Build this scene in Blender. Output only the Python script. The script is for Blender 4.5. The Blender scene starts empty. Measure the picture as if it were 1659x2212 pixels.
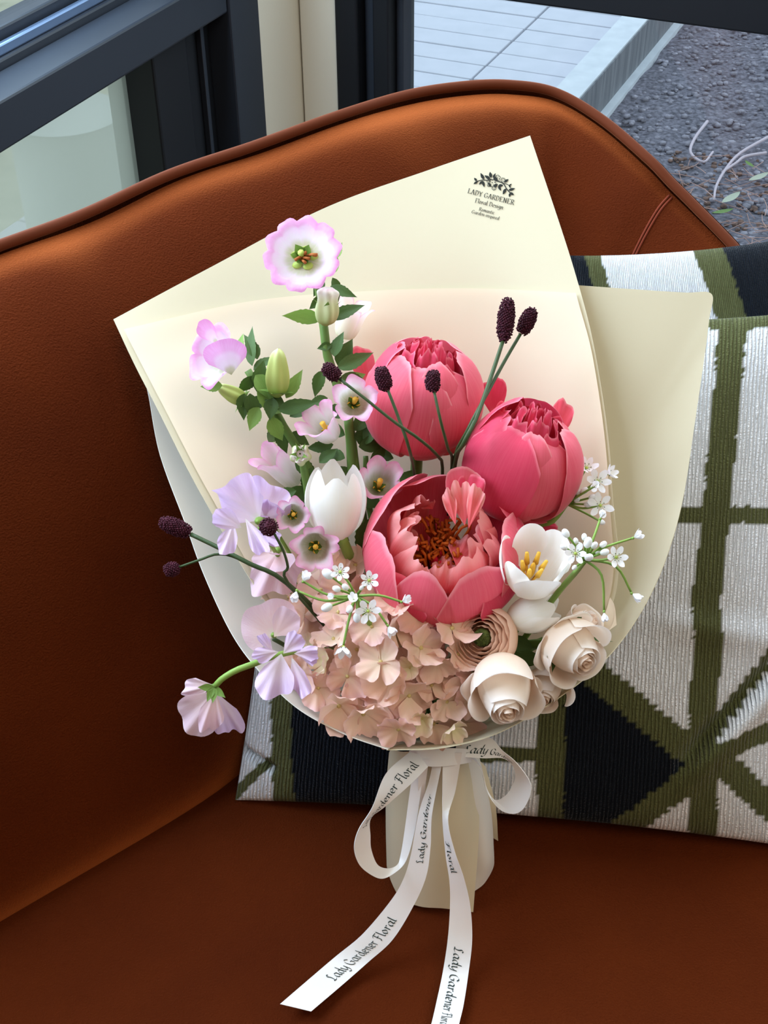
import bpy, math, random
from math import sin, cos, pi, radians, sqrt
from mathutils import Vector, Matrix, noise
random.seed(7)
V = Vector
# ---------------------------------------------------------------- camera
F_PX = 2880.0
TH, RO = radians(38.7), radians(-0.64)
CAM = V((0, 0, 1.25))
FW = V((0, cos(TH), -sin(TH)))
_r0, _u0 = V((1, 0, 0)), V((0, sin(TH), cos(TH)))
RT = _r0 * cos(RO) + _u0 * sin(RO)
UP = -_r0 * sin(RO) + _u0 * cos(RO)
TO = -FW
sc = bpy.context.scene
COL = sc.collection
cam_d = bpy.data.cameras.new('camera')
cam_d.sensor_fit = 'VERTICAL'
cam_d.sensor_height = 24
cam_d.lens = F_PX / 2212 * 24
cam_d.clip_start = 0.02
cam = bpy.data.objects.new('camera', cam_d)
COL.objects.link(cam)
cam.matrix_world = Matrix(((RT.x, UP.x, TO.x, CAM.x), (RT.y, UP.y, TO.y, CAM.y), (RT.z, UP.z, TO.z, CAM.z), (0, 0, 0, 1)))
sc.camera = cam
# ---------------------------------------------------------------- light
sc.view_settings.view_transform = 'Standard'
sc.view_settings.look = 'None'
sc.view_settings.exposure = 0.14
sc.view_settings.gamma = 1.0
sc.view_settings.use_curve_mapping = False
w = bpy.data.worlds.new('overcast_sky')
sc.world = w
w.use_nodes = True
nt = w.node_tree
bg = nt.nodes['Background']
geo = nt.nodes.new('ShaderNodeTexCoord')
sep = nt.nodes.new('ShaderNodeSeparateXYZ')
rmp = nt.nodes.new('ShaderNodeValToRGB')
nt.links.new(geo.outputs['Generated'], sep.inputs[0])
nt.links.new(sep.outputs['Z'], rmp.inputs[0])
rmp.color_ramp.elements[0].position = 0.0
rmp.color_ramp.elements[0].color = (0.80, 0.86, 0.93, 1)
rmp.color_ramp.elements[1].position = 0.7
rmp.color_ramp.elements[1].color = (0.72, 0.83, 1.0, 1)
nt.links.new(rmp.outputs[0], bg.inputs[0])
bg.inputs[1].default_value = 1.5


def area(name, loc, target, sx, sy, power, colr, spread=180):
    d = bpy.data.lights.new(name, 'AREA')
    d.shape = 'RECTANGLE'
    d.size, d.size_y = sx, sy
    d.energy = power
    d.color = colr
    d.spread = radians(spread)
    o = bpy.data.objects.new(name, d)
    COL.objects.link(o)
    o.location = loc
    o.rotation_euler = (V(target) - V(loc)).to_track_quat('-Z', 'Y').to_euler()
    return o


# daylight entering at the panes of the left and back windows, and an added warm fill light from overhead
area('window_daylight_left', (-0.50, 0.97, 1.38), (0.41, 0.553, 1.1), 1.25, 1.05, 35, (0.66, 0.82, 1.0))
area('window_daylight_back', (0.86, 1.40, 1.45), (0.44, 0.49, 1.15), 1.7, 1.1, 20, (0.84, 0.92, 1.0))
area('overhead_fill_warm', (0.7, -0.2, 2.6), (0.4, 0.4, 0.5), 1.6, 1.6, 20, (1.0, 0.86, 0.70))


# ---------------------------------------------------------------- helpers
def ray(px, py):
    return FW + RT * ((px - 829.5) / F_PX) - UP * ((py - 1106) / F_PX)


D0 = 0.96            # the bouquet's back plane, metres along the view axis
KP = D0 / F_PX       # metres per pixel on that plane


def PT(px, py, t):
    return CAM + ray(px, py) * t


def P(px, py, w=0.0):
    return CAM + ray(px, py) * (D0 - w)


def on_z(px, py, z):
    r = ray(px, py)
    return CAM + r * ((z - CAM.z) / r.z)


def kk(w):
    return (D0 - w) / F_PX


def dirv(a):
    return (RT * a[0] + UP * a[1] + TO * a[2]).normalized()


def frame(px, py, w, axis=(0, 0, 1), spin=0.0):
    """frame whose local z points along axis (right, up, toward), local y as near up as it can"""
    z = dirv(axis)
    up = UP if abs(z.dot(UP)) < 0.95 else -TO
    x = up.cross(z).normalized()
    y = z.cross(x)
    m = Matrix(((x.x, y.x, z.x, 0), (x.y, y.y, z.y, 0), (x.z, y.z, z.z, 0), (0, 0, 0, 1)))
    return Matrix.Translation(P(px, py, w)) @ m @ Matrix.Rotation(spin, 4, 'Z')


WM = {}


class MB:
    def __init__(s):
        s.v, s.f, s.uv, s.c = [], [], [], []

    def add(s, p, uv=(0.5, 0.5)):
        s.v.append(tuple(p))
        s.uv.append(uv)
        return len(s.v) - 1

    def grid(s, fn, nu, nv, close=False):
        b = len(s.v)
        n1 = nu if close else nu + 1
        for j in range(nv + 1):
            for i in range(n1):
                p = fn(i / nu, j / nv)
                s.add(p, (i / nu, j / nv))
        for j in range(nv):
            for i in range(nu):
                i2 = (i + 1) % n1
                s.f.append((b + j * n1 + i, b + j * n1 + i2, b + (j + 1) * n1 + i2, b + (j + 1) * n1 + i))
        return s

    def box(s, o, ax, ay, az):
        b = len(s.v)
        for k in range(8):
            s.add(o + ax * (k & 1) + ay * ((k >> 1) & 1) + az * ((k >> 2) & 1), (k & 1, (k >> 2) & 1))
        for q in ((0, 2, 3, 1), (4, 5, 7, 6), (0, 1, 5, 4), (2, 6, 7, 3), (0, 4, 6, 2), (1, 3, 7, 5)):
            s.f.append(tuple(b + i for i in q))
        return s

    def tube(s, pts, r0, r1=None, n=7, caps=True):
        r1 = r0 if r1 is None else r1
        b = len(s.v)
        m = len(pts)
        prev = None
        for i, p in enumerate(pts):
            t = (pts[min(i + 1, m - 1)] - pts[max(i - 1, 0)]).normalized()
            if prev is None:
                a = t.orthogonal().normalized()
            else:
                a = (prev - t * prev.dot(t)).normalized()
            prev = a
            c = t.cross(a)
            r = r0 + (r1 - r0) * i / (m - 1)
            for k in range(n):
                an = 2 * pi * k / n
                s.add(p + a * (r * cos(an)) + c * (r * sin(an)), (k / n, i / (m - 1)))
        for i in range(m - 1):
            for k in range(n):
                s.f.append((b + i * n + k, b + i * n + (k + 1) % n, b + (i + 1) * n + (k + 1) % n, b + (i + 1) * n + k))
        if caps:
            s.f.append(tuple(b + k for k in range(n))[::-1])
            s.f.append(tuple(b + (m - 1) * n + k for k in range(n)))
        return s

    def ball(s, c, rx, ry=None, rz=None, nu=10, nv=7, M=None):
        ry = rx if ry is None else ry
        rz = rx if rz is None else rz
        c = V(c)

        def fn(u, v):
            a, e = 2 * pi * u, pi * (v - .5)
            p = V((rx * cos(e) * cos(a), ry * cos(e) * sin(a), rz * sin(e)))
            return c + ((M @ p) if M else p)
        return s.grid(fn, nu, nv, close=True)

    def join(s, o, M=None):
        b = len(s.v)
        for p, uv in zip(o.v, o.uv):
            s.add((M @ V(p)) if M else p, uv)
        for f in o.f:
            s.f.append(tuple(b + i for i in f))
        return s

    def mesh(s, name, mat, smooth=True):
        me = bpy.data.meshes.new(name)
        me.from_pydata(s.v, [], s.f)
        uvl = me.uv_layers.new(name='UVMap')
        li = [0] * len(me.loops)
        me.loops.foreach_get('vertex_index', li)
        buf = []
        for i in li:
            buf.extend(s.uv[i])
        uvl.data.foreach_set('uv', buf)
        if s.c:
            ca = me.color_attributes.new('Col', 'FLOAT_COLOR', 'POINT')
            cb = []
            for q in s.c:
                cb.extend((q[0], q[1], q[2], 1.0))
            ca.data.foreach_set('color', cb)
        if smooth:
            me.polygons.foreach_set('use_smooth', [True] * len(me.polygons))
        if mat:
            me.materials.append(mat)
        me.update()
        return me


def mk(name, mb, mat, parent=None, M=None, smooth=True, kind=None):
    me = mb if isinstance(mb, bpy.types.Mesh) else mb.mesh(name, mat, smooth)
    o = bpy.data.objects.new(name, me)
    COL.objects.link(o)
    M = M or Matrix()
    WM[o.name] = M
    if parent:
        o.parent = parent
        o.matrix_parent_inverse = WM[parent.name].inverted()
    o.matrix_basis = M
    if kind:
        o['kind'] = kind
    return o


def thing(name, label, cat, M, group=None):
    o = bpy.data.objects.new(name, None)
    o.empty_display_size = 0.01
    COL.objects.link(o)
    if isinstance(M, V):
        M = Matrix.Translation(M)
    WM[o.name] = M
    o.matrix_basis = M
    o['label'], o['category'] = label, cat
    if group:
        o['group'] = group
    return o


def tag(o, label, cat, group=None):
    o['label'], o['category'] = label, cat
    if group:
        o['group'] = group
    return o


def cr(pts, u):
    """Catmull-Rom through pts, u in 0..1; works on tuples or Vectors"""
    n = len(pts) - 1
    x = min(max(u, 0), 1) * n
    i = min(int(x), n - 1)
    t = x - i
    p1, p2 = pts[i], pts[i + 1]
    p0 = pts[i - 1] if i > 0 else [2 * a - b for a, b in zip(p1, p2)]
    p3 = pts[i + 2] if i + 2 <= n else [2 * b - a for a, b in zip(p1, p2)]
    return [0.5 * (2 * b + (c - a) * t + (2 * a - 5 * b + 4 * c - d) * t * t + (3 * b - a - 3 * c + d) * t ** 3)
            for a, b, c, d in zip(p0, p1, p2, p3)]


def crn(pts, k):
    return [V(cr(pts, i / k)) for i in range(k + 1)]


def path(pp, k=14):
    """world points along a smooth path through (px, py, w) points"""
    q = [tuple(P(*p)) for p in pp]
    return crn(q, k)


# ---------------------------------------------------------------- materials
def lin(c):
    return tuple(((x / 255) / 12.92 if x / 255 <= .04045 else ((x / 255 + .055) / 1.055) ** 2.4) for x in c) + (1,)


def mat(name, col, rough=.6, sheen=0, sheen_tint=None, spec=.3, transl=0, ramp=None, axis='v', noise_amt=0, noise_scale=40,
        bump=0, bump_scale=60, metallic=0, vein=0, col2=None, stretch=(1, 1, 1), coord='Object', attr=False, sss=0):
    m = bpy.data.materials.new(name)
    m.use_nodes = True
    n, l = m.node_tree.nodes, m.node_tree.links
    b = n['Principled BSDF']
    out = n['Material Output']
    b.inputs['Roughness'].default_value = rough
    b.inputs['Metallic'].default_value = metallic
    b.inputs['Specular IOR Level'].default_value = spec
    if sheen:
        b.inputs['Sheen Weight'].default_value = sheen
        b.inputs['Sheen Roughness'].default_value = .3
        b.inputs['Sheen Tint'].default_value = sheen_tint or (1, 1, 1, 1)
    tc = n.new('ShaderNodeTexCoord')
    src = None
    if attr:
        a = n.new('ShaderNodeVertexColor')
        a.layer_name = 'Col'
        src = a.outputs[0]
    elif ramp:
        s = n.new('ShaderNodeSeparateXYZ')
        l.new(tc.outputs['UV'], s.inputs[0])
        r = n.new('ShaderNodeValToRGB')
        r.color_ramp.interpolation = 'EASE'
        while len(r.color_ramp.elements) < len(ramp):
            r.color_ramp.elements.new(.5)
        for e, (p, c) in zip(r.color_ramp.elements, ramp):
            e.position, e.color = p, lin(c)
        l.new(s.outputs['Y' if axis == 'v' else 'X'], r.inputs[0])
        src = r.outputs[0]
    if src is None:
        rgb = n.new('ShaderNodeRGB')
        rgb.outputs[0].default_value = lin(col)
        src = rgb.outputs[0]
    if vein:      # fine streaks along a petal: UV noise stretched lengthwise
        mp = n.new('ShaderNodeMapping')
        mp.inputs['Scale'].default_value = (26, 1.6, 1)
        l.new(tc.outputs['UV'], mp.inputs[0])
        nz = n.new('ShaderNodeTexNoise')
        nz.inputs['Scale'].default_value = 2.0
        nz.inputs['Detail'].default_value = 4
        l.new(mp.outputs[0], nz.inputs[0])
        rr = n.new('ShaderNodeMapRange')
        rr.inputs[1].default_value, rr.inputs[2].default_value = .35, .7
        rr.inputs[3].default_value, rr.inputs[4].default_value = 0, vein
        l.new(nz.outputs[0], rr.inputs[0])
        mx = n.new('ShaderNodeMix')
        mx.data_type = 'RGBA'
        l.new(rr.outputs[0], mx.inputs[0])
        l.new(src, mx.inputs[6])
        mx.inputs[7].default_value = lin(col2 or (255, 230, 225))
        src = mx.outputs[2]
    if noise_amt:
        mp = n.new('ShaderNodeMapping')
        mp.inputs['Scale'].default_value = stretch
        l.new(tc.outputs[coord], mp.inputs[0])
        nz = n.new('ShaderNodeTexNoise')
        nz.inputs['Scale'].default_value = noise_scale
        nz.inputs['Detail'].default_value = 6
        l.new(mp.outputs[0], nz.inputs[0])
        rr = n.new('ShaderNodeMapRange')
        rr.inputs[1].default_value, rr.inputs[2].default_value = .3, .7
        rr.inputs[3].default_value, rr.inputs[4].default_value = 0, noise_amt
        l.new(nz.outputs[0], rr.inputs[0])
        mx = n.new('ShaderNodeMix')
        mx.data_type = 'RGBA'
        l.new(rr.outputs[0], mx.inputs[0])
        l.new(src, mx.inputs[6])
        mx.inputs[7].default_value = lin(col2 or tuple(int(c * .6) for c in col))
        src = mx.outputs[2]
    l.new(src, b.inputs['Base Color'])
    if bump:
        mp = n.new('ShaderNodeMapping')
        mp.inputs['Scale'].default_value = stretch
        l.new(tc.outputs['UV' if vein else coord], mp.inputs[0])
        nz = n.new('ShaderNodeTexNoise')
        nz.inputs['Scale'].default_value = bump_scale
        nz.inputs['Detail'].default_value = 4
        l.new(mp.outputs[0], nz.inputs[0])
        bp = n.new('ShaderNodeBump')
        bp.inputs['Strength'].default_value = bump
        bp.inputs['Distance'].default_value = .002
        l.new(nz.outputs[0], bp.inputs['Height'])
        l.new(bp.outputs[0], b.inputs['Normal'])
    if transl:
        t = n.new('ShaderNodeBsdfTranslucent')
        l.new(src, t.inputs[0])
        ms = n.new('ShaderNodeMixShader')
        ms.inputs[0].default_value = transl
        l.new(b.outputs[0], ms.inputs[1])
        l.new(t.outputs[0], ms.inputs[2])
        l.new(ms.outputs[0], out.inputs[0])
    m.diffuse_color = lin(col)
    return m


def glass_mat(name, tint, refl=.06, blur=0.02, haze=0, hcol=(200, 208, 198)):
    m = bpy.data.materials.new(name)
    m.use_nodes = True
    n, l = m.node_tree.nodes, m.node_tree.links
    n.remove(n['Principled BSDF'])
    t = n.new('ShaderNodeBsdfTransparent')
    t.inputs[0].default_value = lin(tint)
    g = n.new('ShaderNodeBsdfGlossy')
    g.inputs['Roughness'].default_value = blur
    ms = n.new('ShaderNodeMixShader')
    ms.inputs[0].default_value = refl
    l.new(t.outputs[0], ms.inputs[1])
    l.new(g.outputs[0], ms.inputs[2])
    if haze:
        df = n.new('ShaderNodeBsdfTranslucent')
        df.inputs[0].default_value = lin(hcol)
        m2 = n.new('ShaderNodeMixShader')
        m2.inputs[0].default_value = haze
        l.new(ms.outputs[0], m2.inputs[1])
        l.new(df.outputs[0], m2.inputs[2])
        l.new(m2.outputs[0], n['Material Output'].inputs[0])
    else:
        l.new(ms.outputs[0], n['Material Output'].inputs[0])
    return m


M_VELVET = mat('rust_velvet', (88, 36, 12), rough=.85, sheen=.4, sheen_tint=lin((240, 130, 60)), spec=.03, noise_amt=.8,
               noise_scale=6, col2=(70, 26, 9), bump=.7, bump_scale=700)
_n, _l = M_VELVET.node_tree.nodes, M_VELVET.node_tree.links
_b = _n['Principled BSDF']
_lw = _n.new('ShaderNodeLayerWeight')      # pile sheen painted into the base colour, lighter tan at grazing view
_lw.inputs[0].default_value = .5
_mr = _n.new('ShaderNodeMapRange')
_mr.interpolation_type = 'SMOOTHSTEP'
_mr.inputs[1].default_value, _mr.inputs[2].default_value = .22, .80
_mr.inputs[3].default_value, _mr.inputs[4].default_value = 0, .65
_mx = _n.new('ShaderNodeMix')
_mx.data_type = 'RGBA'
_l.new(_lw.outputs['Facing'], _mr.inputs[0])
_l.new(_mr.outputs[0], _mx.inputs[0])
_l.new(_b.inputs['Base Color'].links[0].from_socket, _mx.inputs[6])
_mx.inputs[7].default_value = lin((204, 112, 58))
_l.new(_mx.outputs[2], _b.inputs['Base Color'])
M_PIPE = mat('piping_velvet', (88, 39, 16), rough=.8, sheen=.3, sheen_tint=lin((235, 150, 100)), spec=.15)
M_SEAM = mat('seam_thread', (110, 44, 22), rough=.9)
M_DARKGAP = mat('sofa_underside', (40, 16, 8), rough=.9)
M_FRAME = mat('anthracite_frame', (38, 44, 54), rough=.42, spec=.4, noise_amt=.2, noise_scale=3, col2=(48, 54, 64))
M_FRAME2 = mat('black_gasket', (17, 20, 26), rough=.5)
M_BEAD = mat('aluminium_bead', (120, 142, 175), rough=.25, metallic=.7)
M_WALL = mat('cream_plaster', (214, 208, 192), rough=.8, bump=.05, bump_scale=200)
M_GLASS = glass_mat('window_glass', (238, 244, 244), .05)
M_GLASSF = glass_mat('clouded_glass', (236, 240, 236), .08, .25, .42)
M_FLOOR = mat('grey_floor', (120, 112, 104), rough=.6, noise_amt=.3, noise_scale=5)
M_BOARD = mat('pale_paving_board', (222, 222, 232), rough=.75, noise_amt=.5, noise_scale=16, col2=(204, 206, 216), stretch=(1, 1, 1), bump=.2, bump_scale=80)
M_JOINT = mat('paving_joint', (120, 124, 130), rough=.9)
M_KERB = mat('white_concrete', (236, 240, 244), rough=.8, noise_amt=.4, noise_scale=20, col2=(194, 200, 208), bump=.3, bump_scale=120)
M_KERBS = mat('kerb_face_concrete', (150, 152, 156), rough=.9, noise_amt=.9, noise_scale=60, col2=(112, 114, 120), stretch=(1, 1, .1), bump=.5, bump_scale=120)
M_GRAVEL = mat('bitumen_gravel', (150, 146, 158), rough=.95, noise_amt=1, noise_scale=90, col2=(80, 78, 86), bump=1, bump_scale=150)
M_PEB = mat('grey_pebble', (192, 188, 200), rough=.85, noise_amt=.8, noise_scale=40, col2=(96, 92, 100))
M_PEB2 = mat('brown_pebble', (170, 140, 128), rough=.9, noise_amt=.8, noise_scale=40, col2=(84, 62, 54))
M_NEEDLE = mat('pine_needle', (222, 178, 164), rough=.9, noise_amt=.6, noise_scale=10, col2=(196, 166, 160))
M_TWIG = mat('pale_twig', (222, 206, 214), rough=.9)
M_FLEAF = mat('fallen_leaf', (196, 200, 178), rough=.7)
M_FLEAFG = mat('green_fallen_leaf', (120, 150, 84), rough=.7)
M_PAVE = mat('sage_paving', (208, 212, 200), rough=.9, noise_amt=.5, noise_scale=4, col2=(198, 200, 184))
M_BEIGE = mat('beige_ground', (206, 200, 172), rough=.95, noise_amt=.6, noise_scale=14, col2=(148, 150, 122))
M_DRUM = mat('white_planter', (214, 220, 220), rough=.5)

# ================================================================ setting
CN = V((-0.1114, 1.878, 0))
E1 = V((0.4166, 0.9091, 0))
E2 = V((0.9091, -0.4166, 0))
Z = V((0, 0, 1))


def bar(name, p, ax, ay, az, m, parent=None, bev=.003):
    o = mk(name, MB().box(p, ax, ay, az), m, parent, smooth=False)
    if bev:
        b = o.modifiers.new('bevel', 'BEVEL')
        b.width = bev
        b.segments = 2
        b.limit_method = 'ANGLE'
    return o


def LW(a, b, z):
    return CN - E1 * a - E2 * b + Z * z


def RW(a, b, z):
    return CN + E2 * a + E1 * b + Z * z


def lbox(name, a0, a1, b0, b1, z0, z1, m, parent=None, bev=.003):
    return bar(name, LW(a0, b0, z0), -E1 * (a1 - a0), -E2 * (b1 - b0), Z * (z1 - z0), m, parent, bev)


def rbox(name, a0, a1, b0, b1, z0, z1, m, parent=None, bev=.003):
    return bar(name, RW(a0, b0, z0), E2 * (a1 - a0), E1 * (b1 - b0), Z * (z1 - z0), m, parent, bev)


def root(name, kind='structure'):
    o = bpy.data.objects.new(name, None)
    COL.objects.link(o)
    WM[o.name] = Matrix()
    o['kind'] = kind
    return o


# floor, plain walls and ceiling
room = [CN + V((0, 0, 0)), CN - E1 * 4.4, CN - E1 * 4.4 + E2 * 3.6, CN + E2 * 3.6]


def slab(name, z0, z1, m):
    b = MB()
    for z in (z0, z1):
        for q in (room[0] + E1 * .1 - E2 * .1, room[1] - E2 * .1, room[2], room[3] + E1 * .1):
            b.add(q + Z * z)
    b.f = [(3, 2, 1, 0), (4, 5, 6, 7)] + [(i, (i + 1) % 4, 4 + (i + 1) % 4, 4 + i) for i in range(4)]
    return mk(name, b, m, smooth=False, kind='structure')


slab('floor', -.1, 0, M_FLOOR)
slab('ceiling', 2.75, 2.85, M_WALL)
for o in (lbox('wall_left', 1.97, 4.4, 0, .10, 0, 2.75, M_WALL, None, 0), rbox('wall_back', 2.27, 3.6, 0, .10, 0, 2.75, M_WALL, None, 0),
          bar('wall_front', room[1], E2 * 3.6, -E1 * .1, Z * 2.75, M_WALL, None, 0), bar('wall_right', room[2], E1 * 4.4, E2 * .1, Z * 2.75, M_WALL, None, 0)):  # unseen front and right walls, added to shut out sky light from behind
    o['kind'] = 'structure'
for nm, f in (('wall_left', lambda: lbox('wall_left', -.06, .115, 0, .10, 0, 2.75, M_WALL, None, .002)),
              ('wall_back', lambda: rbox('wall_back', 0.002, .058, 0, .10, 0, 2.75, M_WALL, None, .002))):
    o = f()
    o['kind'] = 'structure'
# left window: post, recessed sashes, rail, bead, two panes
wl = root('window_1')
lbox('post', .115, .188, -.004, .09, 0, 2.75, M_FRAME, wl)
lbox('reveal', .188, .262, .03, .09, 0.05, .692, M_FRAME2, wl)
lbox('gasket', .214, .222, .022, .03, 0.05, .692, M_FRAME, wl, .001)
lbox('sash_stile', .262, .340, .018, .09, 0.05, .692, M_FRAME2, wl)
lbox('rail', .188, 1.9, 0, .052, .692, .742, M_FRAME, wl)
lbox('rail_ledge', .188, 1.9, .052, .10, .692, .752, M_FRAME, wl)
lbox('bead', .188, 1.9, .056, .064, .752, .764, M_BEAD, wl, .002)
lbox('upper_sash', .188, 1.9, .068, .10, .752, .775, M_FRAME, wl)
lbox('sill_rail', .188, 1.9, -.002, .10, 0, .05, M_FRAME, wl)
lbox('end_post', 1.9, 1.97, -.004, .09, 0, 2.75, M_FRAME, wl)
lbox('head_rail', .188, 1.9, 0, .10, 2.6, 2.75, M_FRAME, wl)
lbox('pane', .338, 1.9, .06, .066, .05, .70, M_GLASSF, wl, 0)
lbox('pane', .188, 1.9, .082, .088, .77, 2.6, M_GLASS, wl, 0)
# right window
wr = root('window_2')
rbox('post', .058, .092, -.004, .09, 0, 2.75, M_FRAME2, wr)
rbox('reveal', .092, .110, .02, .09, 0, 2.75, M_FRAME, wr)
rbox('sash_stile', .110, .135, .006, .09, 0, 2.75, M_FRAME2, wr)
rbox('glazing_bead', .135, .146, .03, .07, .05, .69, M_FRAME, wr, .002)
rbox('rail', .135, 2.2, .0, .09, .688, .80, M_FRAME2, wr)
rbox('sill_rail', .135, 2.2, 0, .09, 0, .05, M_FRAME, wr)
rbox('head_rail', .135, 2.2, 0, .09, 2.6, 2.75, M_FRAME, wr)
rbox('end_post', 2.2, 2.27, -.004, .09, 0, 2.75, M_FRAME2, wr)
rbox('pane', .14, 2.2, .045, .051, .05, .69, M_GLASS, wr, 0)
rbox('pane', .14, 2.2, .045, .051, .80, 2.6, M_GLASS, wr, 0)

# outside: boards of pale paving, kerb, gravel bed; sage paving on the left
def G(a, b, z=0.0):      # a along the right wall, b outward
    return CN + E2 * a + E1 * b + Z * z


deck = root('paving_outside')
mk('paving_bed', MB().box(G(-.87, .12, -.12), E2 * .82, E1 * 2.35, Z * .105), M_JOINT, deck, smooth=False)
bm_cache = {}
for k in range(23):
    b0 = .14 + k * .1
    for (a0, a1) in ((-.86, -.283), (-.276, -.062)):
        dz = random.uniform(-.0012, .0012)
        bar('board', G(a0, b0, -.02 + dz), E2 * (a1 - a0), E1 * .094, Z * .02, M_BOARD, deck, .002)
kb = root('kerb')
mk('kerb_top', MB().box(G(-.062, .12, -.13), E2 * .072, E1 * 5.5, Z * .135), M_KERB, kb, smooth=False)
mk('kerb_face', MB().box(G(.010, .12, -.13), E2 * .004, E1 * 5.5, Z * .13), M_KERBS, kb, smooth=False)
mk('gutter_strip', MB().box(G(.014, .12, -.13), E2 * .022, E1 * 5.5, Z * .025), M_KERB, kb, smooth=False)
GZ = -.12


def gfn(u, v):
    p = G(.03 + 3.2 * u, .12 + 5.0 * v, GZ)
    return p + Z * (.012 * noise.noise(p * 9) + .006 * noise.noise(p * 40))


mk('gravel_ground', MB().grid(gfn, 90, 120), M_GRAVEL, kind='structure')
leftg = mk('ground_left', MB().box(LW(-3.0, .12, -.1), -E1 * 5.2, -E2 * .45, Z * .08), M_PAVE, smooth=False, kind='structure')
mk('ground_beyond', MB().box(LW(-3.0, .57, -.1), -E1 * 5.2, -E2 * 3.5, Z * .07), M_BEIGE, smooth=False, kind='structure')


def pebble_mb(n, seed, region, r0, r1):
    rnd = random.Random(seed)
    m = MB()
    for _ in range(n):
        a, b = region(rnd)
        r = rnd.uniform(r0, r1)
        c = G(a, b, GZ + r * .3)
        rot = Matrix.Rotation(rnd.uniform(0, pi), 3, 'Z')
        m.ball(c, r * rnd.uniform(.7, 1.3), r, r * .6, 5, 3, rot)
    return m


mk('gravel_stones', pebble_mb(5200, 3, lambda r: (r.uniform(.05, 1.35), r.uniform(.15, 3.0)), .003, .011), M_PEB, kind='stuff')
mk('gravel_stones', pebble_mb(2400, 4, lambda r: (r.uniform(.25, 1.35), r.uniform(.15, 1.5)), .003, .009), M_PEB2, kind='stuff')
rnd = random.Random(5)
nd = MB()
for _ in range(1500):
    a = .28 + rnd.random() * .8
    b = .2 + rnd.random() * 1.25
    if rnd.random() > 1.15 - (b - .2) * .75 + (a - .5) * .4:
        continue
    c = G(a, b, GZ + .012 + rnd.random() * .012)
    an = rnd.uniform(0, 2 * pi)
    L = rnd.uniform(.02, .055)
    d = V((cos(an), sin(an), rnd.uniform(-.08, .08))) * L
    s = V((-sin(an), cos(an), 0)) * L * rnd.uniform(-.18, .18)
    nd.tube([c - d, c + s, c + d], .0011, .0008, 3, False)
mk('pine_needle_litter', nd, M_NEEDLE, kind='stuff')


def gp(px, py, dz=.02):
    p = on_z(px, py, GZ + dz)
    return p


for i, (pp, lab) in enumerate([
        ([(1528, 262), (1500, 300), (1492, 330), (1520, 350), (1540, 328)], 'pale hooked twig lying alone on the dark gravel outside'),
        ([(1659, 296), (1600, 330), (1570, 362), (1548, 400), (1542, 432)], 'long curved twig on gravel, reaching the photo\'s edge'),
        ([(1655, 330), (1610, 338), (1590, 352), (1560, 372)], 'short twig crossing the long curved twig')]):
    q = [gp(*p) for p in pp]
    tg = mk('twig', MB().tube(crn([tuple(x) for x in q], 16), .0042, .0028, 6), M_TWIG)
    tag(tg, lab, 'twig', 'twigs on the gravel bed')


def flat_leaf(L, Wd, curl=.1):
    m = MB()

    def fn(u, v):
        x = (u - .5) * 2
        return V((x * Wd * sin(pi * min(1, v * .97 + .02)) ** .8, v * L, curl * L * (v - .5) ** 2 + .15 * Wd * abs(x)))
    return m.grid(fn, 4, 8)


for i, (px, py, an, L, mt_, lab) in enumerate([
        (1560, 440, -.75, .075, M_FLEAF, 'long pale fallen leaf on gravel beyond the sofa arm'),
        (1618, 392, -.9, .07, M_FLEAF, 'pale fallen leaf touching the upper right twig'),
        (1538, 462, -1.2, .055, M_FLEAFG, 'green fallen leaf on gravel beside the sofa arm'),
        (1628, 362, .3, .04, M_FLEAFG, 'small yellow green leaf near the long curved twig'),
        (1590, 525, 1.3, .04, M_FLEAFG, 'small green leaf on gravel just above the cushions')]):
    o = mk('fallen_leaf', flat_leaf(L, L * .14), mt_, M=Matrix.Translation(gp(px, py, .03)) @ Matrix.Rotation(an, 4, 'Z'))
    tag(o, lab, 'leaf')
# round white planter table seen through the clouded left pane
dc = on_z(138, 244, .42)
dr = MB()
prof = [(0, .0), (.128, 0), (.134, -.004), (.134, -.03), (.134, -.1), (.134, -.42)]


def drf(u, v):
    q = cr(prof, v)
    return V((cos(2 * pi * u) * q[0], sin(2 * pi * u) * q[0], q[1]))


dr.grid(drf, 40, 20, close=True)
tag(mk('round_planter', dr, M_DRUM, M=Matrix.Translation(dc) @ Matrix.Diagonal((.68, .68, 1, 1))), 'pale round drum standing outside behind the clouded left pane', 'planter')

# ================================================================ sofa
DS = V((.783, .622, 0))
NS = V((-.622, .783, 0))
T0 = PT(0, 530, .93)
TOPS, BASES = [], []
for k in (.5, .38, .26, .13):
    TOPS.append(T0 - DS * k + Z * (-.03 * k))
    BASES.append(TOPS[-1] - NS * .197)
ang = {0: 0, 180: 0, 365: 0, 550: 0, 730: 0, 880: .05, 1000: .2, 1100: .42, 1200: .72, 1300: 1.05, 1400: 1.3, 1450: 1.38, 1500: 1.42, 1600: 1.45, 1700: 1.45}
for (px, py, t) in ((0, 530, .93), (180, 463, .975), (365, 378, 1.01), (550, 315, 1.045), (730, 250, 1.08), (880, 205, 1.12),
                    (1000, 186, 1.145), (1100, 183, 1.16), (1200, 200, 1.17), (1300, 258, 1.16), (1400, 343, 1.14), (1450, 395, 1.135),
                    (1500, 445, 1.13), (1600, 550, 1.12), (1700, 680, 1.11)):
    p = PT(px, py, t)
    TOPS.append(p)
    n = Matrix.Rotation(-ang[px], 3, 'Z') @ NS
    BASES.append(p - n * (.197 - .03 * ang[px]))
for k in (.12, .28, .45):
    TOPS.append(p + V((.62, -.78, 0)) * k - Z * (.08 * k))
    BASES.append(BASES[18] + V((.62, -.78, 0)) * k)
for b in BASES:
    b.z = .395
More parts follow.
